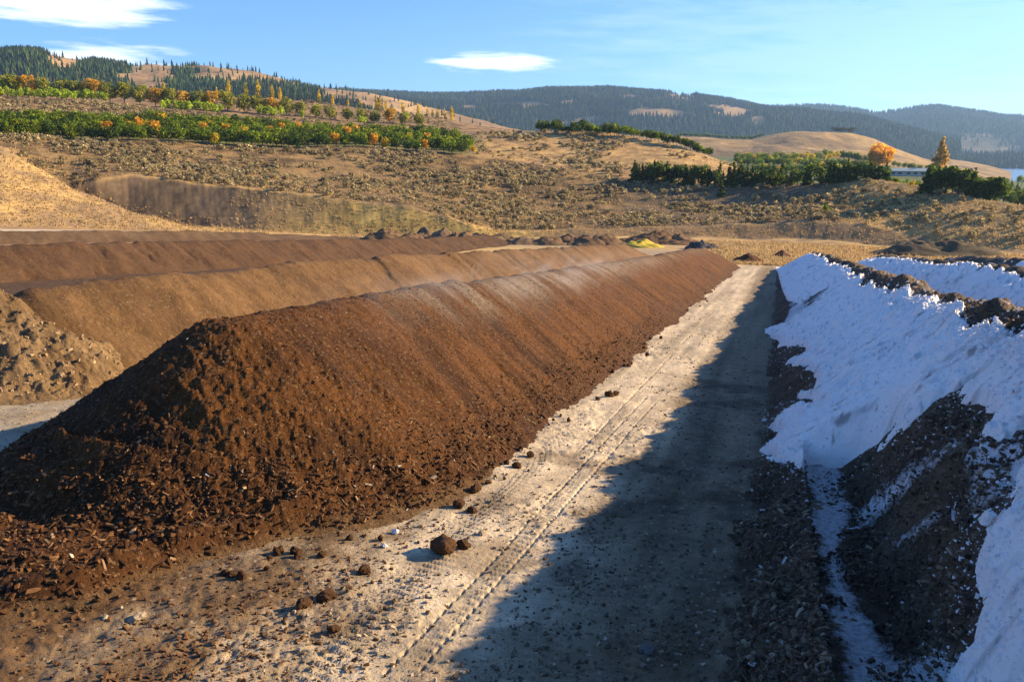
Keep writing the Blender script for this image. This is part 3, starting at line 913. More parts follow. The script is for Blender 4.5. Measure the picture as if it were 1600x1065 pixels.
GP = 'spoil heaps tipped in a line beyond the windrows'
b_, d_ = (0.13, 0.085, 0.05), (0.20, 0.15, 0.10)
for i, (px, py, wpx, H, ca, lab) in enumerate([
    (606, 377, 34, 2.3, b_, 'dark earth heap at the left end of the line of heaps below the cut bank'),
    (640, 378, 26, 1.9, (0.09, 0.06, 0.04), 'second heap from the left in the line below the cut bank, dark and rounded'),
    (664, 376, 24, 2.2, (0.17, 0.15, 0.12), 'third heap from the left in the line below the cut bank, greyish'),
    (692, 377, 28, 2.1, (0.15, 0.13, 0.11), 'fourth heap from the left in the line below the cut bank, grey and pointed'),
    (720, 378, 30, 2.0, (0.15, 0.10, 0.06), 'fifth heap from the left in the line below the cut bank, brown'),
    (752, 379, 30, 1.7, d_, 'sixth heap from the left in the line, light brown'),
    (786, 380, 32, 1.6, d_, 'seventh heap from the left in the line, pale brown and low'),
    (822, 381, 34, 1.5, d_, 'low pale brown heap just right of the middle of the line'),
    (858, 382, 32, 1.6, (0.14, 0.09, 0.055), 'dark topped low heap, fourth from the right before the yellow one'),
    (886, 382, 30, 1.8, (0.11, 0.07, 0.045), 'dark heap, third before the yellow one'),
    (915, 383, 34, 1.8, (0.08, 0.055, 0.035), 'darkest heap, second before the yellow one'),
    (945, 383, 30, 1.9, (0.13, 0.08, 0.05), 'rounded brown heap immediately left of the yellow one'),
    (1003, 385, 44, 1.1, (0.62, 0.48, 0.06), 'bright yellow low heap behind the windrows'),
    (1028, 379, 50, 2.0, (0.12, 0.055, 0.03), 'long reddish brown heap behind the yellow one'),
    (1060, 381, 34, 1.6, (0.16, 0.10, 0.06), 'brown heap at the right end of the line, beside the dry field'),
]):
    x, y, z = hit(px, py, 99)
    rr = math.hypot(x, y); R = wpx * rr / F_PX * (1.3 if i != 12 else 0.8); H = H * (0.95 if i != 12 else 1); ca = tuple(0.35 * a + 0.65 * b for a, b in zip(ca, (0.24, 0.145, 0.068))) if i != 12 else ca
    o = heap_obj('spoil_heap' if i != 12 else 'yellow_heap', x, y, H, R, R * 1.1, ca, tuple(v * 0.6 for v in ca), 800 + 7 * i, M_COMPOST_FAR, rough=0.3)
    thing(o, lab, 'spoil heap', GP)

x, y, z = hit(1096, 389, 99)
o = heap_obj('rock_heap', x, y, 1.5, 2.6, 2.2, (0.12, 0.11, 0.10), (0.05, 0.045, 0.04), 931, M_COMPOST_FAR, rough=0.6)
thing(o, 'grey rock heap showing just above the far end of the dark windrow', 'rock pile')
x, y = plane_hit(1168, 412)
o = heap_obj('compost_heap', x, y, 1.15, 2.0, 1.9, (0.12, 0.05, 0.018), (0.07, 0.03, 0.012), 941, M_COMPOST)
thing(o, 'small rounded dark compost heap past the far end of the dark windrow', 'compost pile')
x, y, z = hit(1462, 399, 99)
o = heap_obj('earth_mound', x, y, 2.0, 9.2, 5.0, (0.075, 0.06, 0.035), (0.15, 0.11, 0.06), 951, M_COMPOST_FAR, rot=0.15, rough=0.15, ridge=0.45)
thing(o, 'long dark earth mound with dry grass on it in the tan field at the right', 'earth mound')
x, y = plane_hit(1222, 409)
o = heap_obj('compost_heap', x, y, 0.9, 1.3, 1.3, (0.14, 0.05, 0.03), (0.08, 0.03, 0.02), 961, M_COMPOST)
thing(o, 'tiny reddish brown heap at the far tip of the nearest white coated row', 'compost pile')

# ------------------------------------------------------------------ hills, mountains and water
def hill_mesh(name, sky, r0, r1, base, seed, cfun, nx=420, ny=90, amp=30.0, back=0.25, jag=1.0):
    """sky / base: (px,py) polylines of the crest seen at range r1 and of the foot at range r0"""
    s = np.array(sky, float); b = np.array(base, float)
    px = np.linspace(s[0, 0], s[-1, 0], nx)
    ys = np.interp(px, s[:, 0], s[:, 1]); yb = np.interp(px, b[:, 0], b[:, 1])
    t = np.concatenate([np.linspace(0, 1, ny), 1 + np.linspace(0, back, 14)[1:]])
    X = np.zeros((len(t), nx)); Y = X.copy(); Z = X.copy()
    xs, yy, zs = at_range(px, ys, r1); xb, yb_, zb = at_range(px, yb, r0)
    for i, tt in enumerate(t):
        q = tt
        X[i] = xb + (xs - xb) * q; Y[i] = yb_ + (yy - yb_) * q
        if tt <= 1: Z[i] = zb + (zs - zb) * (1 - (1 - tt) ** 1.35)
        else: Z[i] = zs - (tt - 1) / back * (0.35 * (zs - zb))
    w = (1 - np.clip(np.abs(t - 1) * 6, 0, 1))[:, None]
    N = amp * (fbm(X, Y, amp * 14, 5, seed)) + 0.5 * amp * -np.abs(fbm(X, Y, amp * 7, 4, seed + 3)) + 0.25 * amp
    env = (np.clip(t * 3, 0, 1) * np.clip((1.0 - t) * 5 + 0.12, 0.12, 1) * (t <= 1) + 0.12 * (t > 1))[:, None]
    Z = Z + N * env
    c = cfun(X, Y, Z, np.broadcast_to(px, X.shape), np.broadcast_to(t[:, None], X.shape))
    me = new_mesh(name, np.stack([X, Y, Z], -1).reshape(-1, 3), grid_faces(len(t), nx), np.clip(c, 0.01, 0.9).reshape(-1, 3))
    return link(name, me, M_HILL), (X, Y, Z, px, t)


def sample_surf(S, n, seed, tmax=1.0):
    X, Y, Z, px, t = S
    rg = np.random.default_rng(seed)
    i = rg.uniform(0, np.searchsorted(t, tmax) - 1.01, n); j = rg.uniform(0, X.shape[1] - 1.01, n)
    i0, j0 = i.astype(int), j.astype(int); fi, fj = i - i0, j - j0
    def s(A): return A[i0, j0] * (1 - fi) * (1 - fj) + A[i0 + 1, j0] * fi * (1 - fj) + A[i0, j0 + 1] * (1 - fi) * fj + A[i0 + 1, j0 + 1] * fi * fj
    return s(X), s(Y), s(Z), px[0] + j / (X.shape[1] - 1) * (px[-1] - px[0]), np.interp(i, np.arange(len(t)), t), rg


def forest(name, x, y, z, h, label, seed, pal):
    """one mesh of many small conifers: two stacked jagged cones each"""
    n = len(x); rg = np.random.default_rng(seed); k = 5
    V = []; F = []; a0 = rg.uniform(0, 6.28, n)
    tiers = [(0.05, 0.20, 0.62), (0.40, 0.13, 1.0)]
    parts = []
    off = 0
    for (zb, rad, zt) in tiers:
        a = a0[:, None] + np.arange(k)[None] * 2 * np.pi / k
        rj = rad * h[:, None] * rg.uniform(0.7, 1.25, (n, k))
        ring = np.stack([x[:, None] + rj * np.cos(a), y[:, None] + rj * np.sin(a), (z + zb * h)[:, None] + 0.05 * h[:, None] * rg.normal(0, 1, (n, k))], -1)
        apex = np.stack([x, y, z + zt * h], -1)[:, None, :]
        parts.append(np.concatenate([ring, apex], 1))
    P = np.concatenate(parts, 1)
    m = P.shape[1]
    tri = []
    for b in (0, k + 1):
        for i in range(k): tri.append((b + i, b + (i + 1) % k, b + k))
    FF = (np.arange(n)[:, None, None] * m + np.array(tri)[None]).reshape(-1, 3)
    p = np.asarray(pal)[rg.integers(0, len(pal), n)] * rg.uniform(0.6, 1.4, (n, 1)) * (1 + 0.9 * fbm(x, y, 260, 4, seed + 5))[:, None]
    p = np.clip(p, 0.008, 1)
    me = new_mesh(name, P.reshape(-1, 3), FF, np.repeat(p[:, None], m, 1).reshape(-1, 3), smooth=False)
    o = link(name, me, M_NEEDLE); o['kind'] = 'stuff'; return o


PINE = [(0.020, 0.048, 0.013), (0.036, 0.068, 0.016), (0.012, 0.028, 0.010), (0.07, 0.09, 0.02)]


def cover_A(x, y, px, py):
    dy = py - np.interp(px, [a[0] for a in skyA], [a[1] for a in skyA])
    n = fbm(x, y, 130, 4, 1101)
    need = np.interp(px + 60 * fbm(x, y, 120, 4, 1107), [0, 60, 66, 125, 135, 195, 205, 215, 262, 268, 280, 296, 303, 320, 390, 405, 480, 500, 560, 640], [-9, -9, 13, 12, -3, 2, 26, 34, 30, 16, -9, -9, 30, 24, 14, 3, 3, 14, 22, 60])
    top = np.interp(px, [0, 190, 215, 290, 305, 600], [90, 60, 52, 60, 90, 90])
    c = 0.42 + (dy - need) / 14.0 + 1.2 * n + 0.5 * fbm(x, y, 40, 2, 1109)
    return np.where(dy > top, 0.2 + n, np.clip(c, -1, 1.2))


def col_A(X, Y, Z, px, t):
    n = fbm(X, Y, 90, 4, 1105)
    c = lerp3(np.array((0.50, 0.33, 0.14)), np.array((0.26, 0.17, 0.09)), np.clip(0.4 + 1.3 * n, 0, 1))
    f = sstep(0.25, 0.5, cover_A(X, Y, px, proj(X, Y, Z)[1]))
    return lerp3(c, np.array((0.09, 0.085, 0.05)), f * 0.7)


SKYA_ = 0
skyA = [(-420, 105), (-100, 88), (0, 86), (40, 85), (70, 87), (100, 92), (170, 103), (205, 108), (250, 105), (290, 110), (325, 106), (360, 109), (400, 114), (450, 127), (490, 137), (540, 143), (600, 151), (650, 163), (720, 184), (800, 205), (900, 222)]
o, SA = hill_mesh('hills', skyA, 1000, 1700, [(-420, 200), (0, 180), (400, 190), (700, 222), (900, 250)], 1001, col_A, nx=560, ny=110, amp=16)
struct(o)
x, y, z, px, t, rg = sample_surf(SA, 30000, 1011, 1.02)
k = cover_A(x, y, px, proj(x, y, z)[1]) + rg.normal(0, 0.10, len(x)) > 0.45
k |= (rg.uniform(0, 1, len(x)) < 0.02)
x, y, z = x[k], y[k], z[k]
forest('conifer_forest', x, y, z - 0.5, rg.uniform(6, 13, len(x)), '', 1012, PINE)


def cover_B(x, y, px, py):
    c = 0.78 + 1.1 * fbm(x, y, 300, 5, 1201)
    nn = 1 + 2.6 * fbm(x, y, 130, 4, 1203)
    for (qx, qy, sx, sy) in ((836, 164, 26, 5), (893, 158, 18, 4.5), (912, 186, 22, 8), (780, 166, 14, 4), (1000, 176, 16, 6), (1045, 178, 26, 6), (1120, 170, 20, 7), (1145, 176, 24, 9), (1075, 149, 26, 4), (1185, 190, 12, 7), (1150, 198, 14, 5), (870, 192, 26, 4), (985, 154, 14, 5), (735, 170, 14, 4)):
        c = c - 1.2 * np.exp(-((px - qx) / sx) ** 2 - ((py - qy) / sy) ** 2) * nn
    return c


def col_B(X, Y, Z, px, t):
    n = fbm(X, Y, 150, 4, 1205)
    c = lerp3(np.array((0.38, 0.25, 0.11)), np.array((0.18, 0.125, 0.06)), np.clip(0.4 + 1.5 * n, 0, 1))
    f = sstep(0.15, 0.5, cover_B(X, Y, px, proj(X, Y, Z)[1]))
    return lerp3(c, np.array((0.06, 0.065, 0.04)), f * 0.8)


skyB = [(420, 150), (540, 147), (600, 149), (650, 152), (720, 153), (800, 150), (880, 145), (960, 143), (1000, 144), (1040, 148), (1080, 150), (1130, 159), (1200, 172), (1280, 186), (1400, 205), (1500, 222)]
o, SB = hill_mesh('mountain', skyB, 2300, 3600, [(420, 230), (900, 236), (1200, 250), (1500, 262)], 1003, col_B, nx=620, ny=130, amp=70)
struct(o)
x, y, z, px, t, rg = sample_surf(SB, 52000, 1021, 1.02)
k = cover_B(x, y, px, proj(x, y, z)[1]) + rg.normal(0, 0.12, len(x)) > 0.38
x, y, z = x[k], y[k], z[k]
forest('conifer_forest', x, y, z - 0.5, rg.uniform(11, 22, len(x)), '', 1022, PINE)


def cover_C(x, y, px, t):
    return 0.62 + 1.1 * fbm(x, y, 500, 4, 1301) - 0.8 * np.exp(-((px - 1350) / 40) ** 2 - ((t - 0.6) / 0.05) ** 2)


def col_C(X, Y, Z, px, t):
    n = fbm(X, Y, 200, 4, 1305)
    c = lerp3(np.array((0.24, 0.18, 0.09)), np.array((0.12, 0.095, 0.05)), np.clip(0.4 + 1.5 * n, 0, 1))
    return lerp3(c, np.array((0.055, 0.065, 0.045)), sstep(0.15, 0.5, cover_C(X, Y, px, t)) * 0.85)


skyC = [(1080, 185), (1150, 172), (1220, 168), (1260, 167), (1300, 168), (1335, 172), (1370, 179), (1400, 175), (1440, 168), (1470, 167), (1500, 173), (1560, 183), (1600, 186), (1700, 188), (1900, 180)]
o, SC = hill_mesh('mountain', skyC, 3500, 5200, [(1080, 262), (1500, 256), (1900, 256)], 1005, col_C, nx=520, ny=120, amp=95)
struct(o)
x, y, z, px, t, rg = sample_surf(SC, 42000, 1031, 1.02)
k = cover_C(x, y, px, t) + rg.normal(0, 0.15, len(x)) > 0.40
x, y, z = x[k], y[k], z[k]
forest('conifer_forest', x, y, z - 0.5, rg.uniform(14, 28, len(x)), '', 1032, PINE)

# middle hillock and the dark spit beside the lake
def col_D(X, Y, Z, px, t):
    n = fbm(X, Y, 60, 4, 1405)
    c = lerp3(np.array((0.40, 0.27, 0.115)), np.array((0.22, 0.15, 0.075)), np.clip(0.4 + 1.3 * n, 0, 1))
    return lerp3(c, np.array((0.08, 0.10, 0.04)), sstep(0.93, 0.98, t) * (px < 1190))


skyD = [(940, 215), (1010, 210), (1060, 212), (1130, 216), (1175, 217), (1205, 211), (1240, 207), (1290, 208), (1330, 211), (1365, 219), (1400, 233), (1440, 247), (1500, 262), (1560, 275)]
o, SD = hill_mesh('hillock', skyD, 800, 1150, [(940, 250), (1100, 262), (1300, 266), (1560, 290)], 1007, col_D, nx=260, ny=60, amp=7)
struct(o)
skyE = [(1380, 258), (1420, 256), (1470, 251), (1485, 249), (1510, 252), (1540, 258), (1580, 268)]
o, SE = hill_mesh('hillock', skyE, 1200, 1500, [(1380, 272), (1580, 282)], 1008, col_D, nx=120, ny=30, amp=4); struct(o)
skyF = [(1330, 250), (1390, 244), (1430, 236), (1450, 233), (1480, 240), (1500, 246), (1560, 245), (1600, 244), (1700, 243), (1900, 242)]
o, SF = hill_mesh('wooded_spit', skyF, 2300, 2700, [(1330, 262), (1500, 264), (1900, 264)], 1009, lambda X, Y, Z, px, t: np.broadcast_to(np.array((0.05, 0.055, 0.035)), X.shape + (3,)), nx=160, ny=24, amp=6); struct(o)
x, y, z, px, t, rg = sample_surf(SF, 2600, 1041, 1.0)
forest('conifer_forest', x, y, z - 1, rg.uniform(10, 20, len(x)), '', 1042, PINE)

# lake: level sheet below the eye
lx, ly, lz = at_range(1565, 264, 2250.0)
m_w = bpy.data.materials.new('lake_water'); m_w.use_nodes = True
bs = m_w.node_tree.nodes['Principled BSDF']
bs.inputs['Base Color'].default_value = (0.10, 0.16, 0.22, 1); bs.inputs['Roughness'].default_value = 0.25
nzw = m_w.node_tree.nodes.new('ShaderNodeTexNoise'); nzw.inputs['Scale'].default_value = 0.05; nzw.inputs['Detail'].default_value = 6
tcw = m_w.node_tree.nodes.new('ShaderNodeTexCoord'); m_w.node_tree.links.new(tcw.outputs['Object'], nzw.inputs['Vector'])
bw = m_w.node_tree.nodes.new('ShaderNodeBump'); bw.inputs['Distance'].default_value = 1.0; bw.inputs['Strength'].default_value = 0.4
m_w.node_tree.links.new(nzw.outputs['Fac'], bw.inputs['Height']); m_w.node_tree.links.new(bw.outputs[0], bs.inputs['Normal'])
V = [(-1500, 1100, float(lz)), (4500, 1100, float(lz)), (4500, 5200, float(lz)), (-1500, 5200, float(lz))]
struct(link('lake', new_mesh('lake', V, [(0, 1, 2, 3)], smooth=False), m_w))

# ------------------------------------------------------------------ vegetation
def leaf_cloud(pts, size, rg, flat=0.0):
    """one randomly turned leaf-clump quad per point"""
    n = len(pts)
    a = rg.normal(0, 1, (n, 3)); a /= np.linalg.norm(a, axis=1)[:, None]
    b = rg.normal(0, 1, (n, 3)); b[:, 2] *= 1 - flat
    b -= (a * b).sum(1)[:, None] * a; b /= np.linalg.norm(b, axis=1)[:, None]
    s = (size * rg.uniform(0.6, 1.3, n))[:, None]
    P = np.stack([pts - a * s - b * s * 0.7, pts + a * s - b * s * 0.5, pts + a * s * 0.8 + b * s * 0.8, pts - a * s * 0.7 + b * s * 0.6], 1)
    F = np.arange(n * 4).reshape(n, 4)
    return P.reshape(-1, 3), F


def blob_points(n, lobes, rg, shell=0.55):
    """points biased to the outside of a union of ellipsoid lobes (cx,cy,cz,rx,ry,rz)"""
    L = np.asarray(lobes, float)
    wt = (L[:, 3] * L[:, 4] * L[:, 5]) ** 0.66
    k = rg.choice(len(L), n, p=wt / wt.sum())
    d = rg.normal(0, 1, (n, 3)); d /= np.linalg.norm(d, axis=1)[:, None]
    q = shell + (1 - shell) * rg.uniform(0, 1, n) ** 0.5
    q *= rg.uniform(0.85, 1.12, n)
    return L[k, :3] + d * q[:, None] * L[k, 3:], k


def crown_mesh(name, lobes, n, size, pal, wts, seed, lobe_tint=0.3):
    rg = np.random.default_rng(seed)
    pts, k = blob_points(n, lobes, rg)
    V, F = leaf_cloud(pts, size, rg)
    tint = rg.uniform(1 - lobe_tint, 1 + lobe_tint, len(lobes))[k]
    c = pick_cols(n, pal, wts, seed + 1) * tint[:, None]
    return V, F, np.repeat(c, 4, 0)


def trunk_geo(h, r, limbs, rg, lean=0.05, sides=6):
    Vs, Fs = [], []; off = 0
    def tube(p0, p1, r0, r1, seg=3):
        nonlocal off
        p0 = np.array(p0, float); p1 = np.array(p1, float); d = p1 - p0; L = np.linalg.norm(d); d /= L
        u = np.cross(d, (0.3, 0.9, 0.1)); u /= np.linalg.norm(u); v = np.cross(d, u)
        ring = []
        for s in range(seg + 1):
            t = s / seg; c = p0 + d * L * t + (rg.normal(0, 0.03 * L, 3) * (0 < s < seg))
            a = np.linspace(0, 2 * np.pi, sides + 1)[:-1]; rr = r0 + (r1 - r0) * t
            ring.append(c + rr * (np.cos(a)[:, None] * u + np.sin(a)[:, None] * v))
        Vs.append(np.concatenate(ring))
        for s in range(seg):
            for i in range(sides):
                a0 = off + s * sides + i; a1 = off + s * sides + (i + 1) % sides
                Fs.append((a0, a1, a1 + sides, a0 + sides))
        off += (seg + 1) * sides
    top = (rg.normal(0, lean * h), rg.normal(0, lean * h), h)
    tube((0, 0, -0.3), top, r, r * 0.45, 4)
    for i in range(limbs):
        a = 2 * np.pi * i / max(limbs, 1) + rg.uniform(-.4, .4); t = rg.uniform(0.5, 0.95)
        st = np.array(top) * t
        tube(st, st + np.array((math.cos(a) * h * 0.55, math.sin(a) * h * 0.55, h * rg.uniform(0.35, 0.7))), r * 0.4, r * 0.12, 3)
    return np.concatenate(Vs), np.array(Fs)


def join_geo(parts):
    """parts: (V,F,C,matindex)"""
    off = 0; V, F, C, M = [], [], [], []
    for v, f, c, m in parts:
        V.append(v); F.append(np.asarray(f) + off); off += len(v)
        C.append(np.broadcast_to(np.asarray(c, float), (len(v), 3))); M.append(np.full(len(f), m))
    return np.concatenate(V), np.concatenate(F), np.concatenate(C), np.concatenate(M)


BARK = (0.10, 0.075, 0.055)


def tree_lobes(kind, h, w, rg):
    if kind == 'round':
        L = [(0, 0, h * 0.6, w * 0.36, w * 0.36, h * 0.34)]
        for i in range(8):
            a = rg.uniform(0, 6.28); q = rg.uniform(0.15, 0.34) * w
            L.append((q * math.cos(a), q * math.sin(a), h * rg.uniform(0.36, 0.82), w * rg.uniform(.14, .24), w * rg.uniform(.14, .24), h * rg.uniform(.12, .2)))
        return L
    if kind == 'column':
        return [(rg.normal(0, w * .06), rg.normal(0, w * .06), h * z, w * .5 * q, w * .5 * q, h * .13) for z, q in ((.14, .7), (.3, 1.), (.48, 1.05), (.64, .85), (.8, .6), (.92, .3))]
    if kind == 'cone':
        L = []
        for z in np.linspace(0.1, 0.95, 9):
            for i in range(3):
                a = rg.uniform(0, 6.28); q = (1 - z) * w * 0.26
                L.append((q * math.cos(a), q * math.sin(a), h * z, w * .28 * (1.08 - z), w * .28 * (1.08 - z), h * .055))
        return L


def whole_tree(name, kind, h, w, n, size, pal, wts, seed):
    rg = np.random.default_rng(seed)
    V, F, c = crown_mesh(name, tree_lobes(kind, h, w, rg), n, size, pal, wts, seed + 1)
    tv, tf = trunk_geo(h * 0.6, h * 0.022 + 0.03, 3, rg, lean=0.02)
    V, F, C_, M = join_geo([(V, F, c, 0), (tv, tf, BARK, 1)])
    me = new_mesh(name, V, F, C_, smooth=False, mat_idx=M)
    me.materials.append(M_LEAF); me.materials.append(M_BARK)
    return me


def split_tree(name, kind, h, w, n, size, pal, wts, seed):
    """(crown mesh, trunk mesh) for things whose parts show"""
    rg = np.random.default_rng(seed)
    V, F, c = crown_mesh(name, tree_lobes(kind, h, w, rg), n, size, pal, wts, seed + 1)
    cm = new_mesh('crown', V, F, c, smooth=False); cm.materials.append(M_LEAF)
    tv, tf = trunk_geo(h * 0.5, h * 0.02 + 0.04, 4, rg)
    tm = new_mesh('trunk', tv, tf, np.broadcast_to(np.array(BARK), (len(tv), 3)), smooth=True); tm.materials.append(M_BARK)
    return cm, tm


def put_split(name, meshes, loc, label, cat, group=None, s=1.0, rz=0.0, sx=1.0):
    r = empty(name, loc, rz); r.scale = (s * sx, s * sx, s)
    thing(r, label, cat, group)
    for nm, me in zip(('crown', 'trunk'), meshes):
        o = bpy.data.objects.new(nm, me); COL.objects.link(o); o.parent = r
    return r


GREEN = [(0.19, 0.28, 0.018), (0.10, 0.18, 0.014), (0.30, 0.37, 0.022), (0.48, 0.43, 0.03)]
DGREEN = [(0.055, 0.095, 0.016), (0.095, 0.15, 0.020), (0.18, 0.22, 0.025)]
LIME = [(0.42, 0.55, 0.04), (0.30, 0.44, 0.04), (0.55, 0.56, 0.05)]
YEL = [(0.80, 0.60, 0.04), (0.66, 0.48, 0.04), (0.45, 0.40, 0.04)]
ORA = [(0.75, 0.42, 0.04), (0.66, 0.29, 0.03), (0.50, 0.40, 0.04)]
SAGE = [(0.42, 0.35, 0.18), (0.32, 0.27, 0.14), (0.54, 0.44, 0.23), (0.24, 0.18, 0.09)]

TM = {
 'green': [whole_tree('orchard_tree', 'round', 4.2, 4.0, 420, 0.20, GREEN, [4, 4, 3, 1], 2000 + i) for i in range(5)],
 'dark': [whole_tree('orchard_tree', 'round', 4.2, 4.0, 420, 0.20, DGREEN, [4, 4, 2], 2020 + i) for i in range(4)],
 'yellow': [whole_tree('orchard_tree', 'round', 4.0, 3.4, 400, 0.19, YEL, [3, 3, 3], 2040 + i) for i in range(2)],
 'orange': [whole_tree('orchard_tree', 'round', 4.2, 3.0, 400, 0.19, ORA, [3, 2, 2], 2050 + i) for i in range(2)],
 'fir': [whole_tree('conifer', 'cone', 5.0, 3.2, 620, 0.20, DGREEN, [4, 3, 1], 2060 + i) for i in range(4)],
}


def put(name, me, x, y, z, s, label, cat, group, sx=1.0, rz=None):
    o = bpy.data.objects.new(name, me); COL.objects.link(o)
    o.location = (x, y, z - 0.1); o.scale = (s * sx, s * sx, s)
    o.rotation_euler = (0, 0, rng.uniform(0, 6.28) if rz is None else rz)
    thing(o, label, cat, group); return o


# lower orchard: rows follow the contour between K5 and K6
G1 = 'trees of the lower orchard across the slope'
LAB1 = {'green': 'leafy green orchard tree in the broad lower orchard on the left slope',
        'dark': 'dark green orchard tree in the broad lower orchard on the left slope',
        'yellow': 'yellow turning orchard tree in the broad lower orchard on the left slope',
        'orange': 'orange turning orchard tree in the broad lower orchard on the left slope'}
count = 0
for row, (q, x0, x1, step) in enumerate([(0.02, -25, 728, 15.0), (0.17, -20, 735, 15.5), (0.32, -20, 735, 15.5), (0.48, -20, 735, 15.5), (0.66, 150, 725, 16), (0.85, 230, 700, 16)]):
    px = x0 + rng.uniform(0, 8)
    while px < x1:
        # position along the orchard band
        dx, dy, dz = ray(px, 200); th = math.atan2(dx, dy)
        R, Z = knots(np.array([th]))
        top = 1.0
        r_ = float(R[6][0] + (R[7][0] - R[6][0]) * q * top) + rng.normal(0, 0.8)
        x, y = r_ * math.sin(th), r_ * math.cos(th)
        u = rng.uniform()
        warm = 0.06 + 0.28 * (170 < px < 260) * (row < 3) + 0.36 * (440 < px < 700) * (row < 1)
        kind = ('orange' if rng.uniform() < 0.55 else 'yellow') if u < warm else ('dark' if rng.uniform() < (0.45 if row == 0 else 0.25) else 'green')
        me = TM[kind][rng.integers(len(TM[kind]))]
        s = rng.uniform(0.95, 1.25)
        put('orchard_tree', me, x, y, float(ground_z(x, y)) - 0.45, s, LAB1[kind].replace('in the broad', 'in the front row of the' if row == 0 else 'in the back rows of the'), 'tree', G1, sx=rng.uniform(0.9, 1.15))
        count += 1
        px += step * rng.uniform(0.85, 1.15)
print('orchard trees', count)

# upper row of large round trees
G2 = 'round trees in the upper row'
UP = [split_tree('round_tree', 'round', 7.0, 6.4, 1000, 0.25, [(0.34, 0.36, 0.05), (0.46, 0.43, 0.06), (0.20, 0.23, 0.04), (0.52, 0.42, 0.07)], [4, 3, 3, 1], 2100 + i) for i in range(3)]
UPO = [split_tree('round_tree', 'round', 7.2, 6.2, 1000, 0.24, [(0.75, 0.34, 0.04), (0.60, 0.40, 0.05), (0.34, 0.34, 0.05)], [3, 3, 3], 2110 + i) for i in range(2)]
upx = [(2, 0), (24, 0), (45, 1), (70, 0), (96, 0), (120, 0), (143, 1), (172, 0), (195, 0), (219, 0), (243, 1), (265, 0), (287, 1), (309, 0), (331, 1), (356, 0), (382, 0), (404, 0), (427, 1), (448, 0), (470, 0), (494, 0), (517, 0), (543, 0), (566, 0), (585, 0), (610, 1), (632, 0), (656, 0)]
ORD = 'first second third fourth fifth sixth seventh eighth ninth tenth'.split(); n_or = 0
for i, (px, o_) in enumerate(upx):
    c = np.interp(px, [0, 100, 200, 300, 400, 500, 600, 660], [149, 155, 161, 172, 178, 185, 193, 198])
    dx, dy, dz = ray(px, c); th = math.atan2(dx, dy)
    R, Z = knots(np.array([th])); r_ = float(R[8][0]) + 1
    x, y = r_ * math.sin(th), r_ * math.cos(th)
    n_or += o_
    lab = (ORD[n_or - 1] + ' orange topped round tree from the left in the long upper row') if o_ else 'round olive green tree in the long upper row of round trees'
    put_split('round_tree', (UPO if o_ else UP)[i % (2 if o_ else 3)], (x, y, float(ground_z(x, y)) - 1.1), lab, 'tree', G2, rng.uniform(1.2, 1.42) * (1.0 if px < 450 else 0.8), rng.uniform(0, 6), 0.95)

# young bright green trees in front of that row
G3 = 'young lime green trees planted before the upper row'
LM = [whole_tree('young_tree', 'round', 2.7, 2.2, 190, 0.17, LIME, [3, 3, 2], 2200 + i) for i in range(3)]
for px in list(np.arange(2, 168, 8.5)) + list(np.arange(255, 345, 8)) + [404, 412, 420, 428, 436, 470, 560, 566]:
    px = px + rng.normal(0, 1.5)
    dx, dy, dz = ray(px, 150); th = math.atan2(dx, dy)
    R, Z = knots(np.array([th])); r_ = float(R[8][0]) - rng.choice([7, 12])
    x, y = r_ * math.sin(th), r_ * math.cos(th)
    put('young_tree', LM[rng.integers(3)], x, y, float(ground_z(x, y)), rng.uniform(1.3, 1.8), 'small lime green young tree in the line before the upper row of round trees', 'tree', G3)

# yellow poplars on the bench edge
G4 = 'slender yellow poplars along the bench'
PO = [split_tree('poplar', 'column', 10.0, 3.0, 420, 0.30, YEL, [5, 3, 1], 2300 + i) for i in range(3)]
for i, (px, py, hpx) in enumerate([(257, 152, 20), (339, 156, 14), (358, 154, 22), (385, 156, 18), (404, 157, 22), (426, 158, 17), (438, 158, 16), (499, 163, 16), (520, 164, 14), (544, 168, 10), (564, 172, 12), (589, 178, 18), (595, 178, 17), (630, 186, 16), (654, 188, 16), (668, 189, 12), (676, 190, 12), (684, 190, 13), (706, 192, 18), (695, 191, 14), (252, 150, 15), (604, 196, 15)]):
    dx, dy, dz = ray(px, py); th = math.atan2(dx, dy); R, Z = knots(np.array([th])); r_ = float(R[9][0]) - 1
    x, y = r_ * math.sin(th), r_ * math.cos(th)
    ht = hpx * r_ / F_PX * 1.2
    put_split('poplar', PO[i % 3], (x, y, float(ground_z(x, y)) - 0.5), 'slender golden yellow poplar standing on the bench edge below the left hills', 'tree', G4, ht / 10.0, rng.uniform(0, 6))

# bushy dark trees: hillock crest hedge, valley belt, right belt
def scatter_trees(spec, name, kinds, label, group, cat='tree'):
    for (xa, xb, ya, yb, rmin, n, h0, h1) in spec:
        for i in range(n):
            px = xa + (xb - xa) * (i + rng.uniform(0.1, 0.9)) / n
            py = ya + (yb - ya) * (px - xa) / (xb - xa) + rng.uniform(-2.0, 2.0)
            x, y, z = hit(px, py, rmin)
            me = kinds[rng.integers(len(kinds))]
            hh = 5.0 if me.name.startswith('conifer') else 4.4
            put(name, me, x, y, z, rng.uniform(h0, h1) / hh, label, cat, group, sx=rng.uniform(0.85, 1.2))


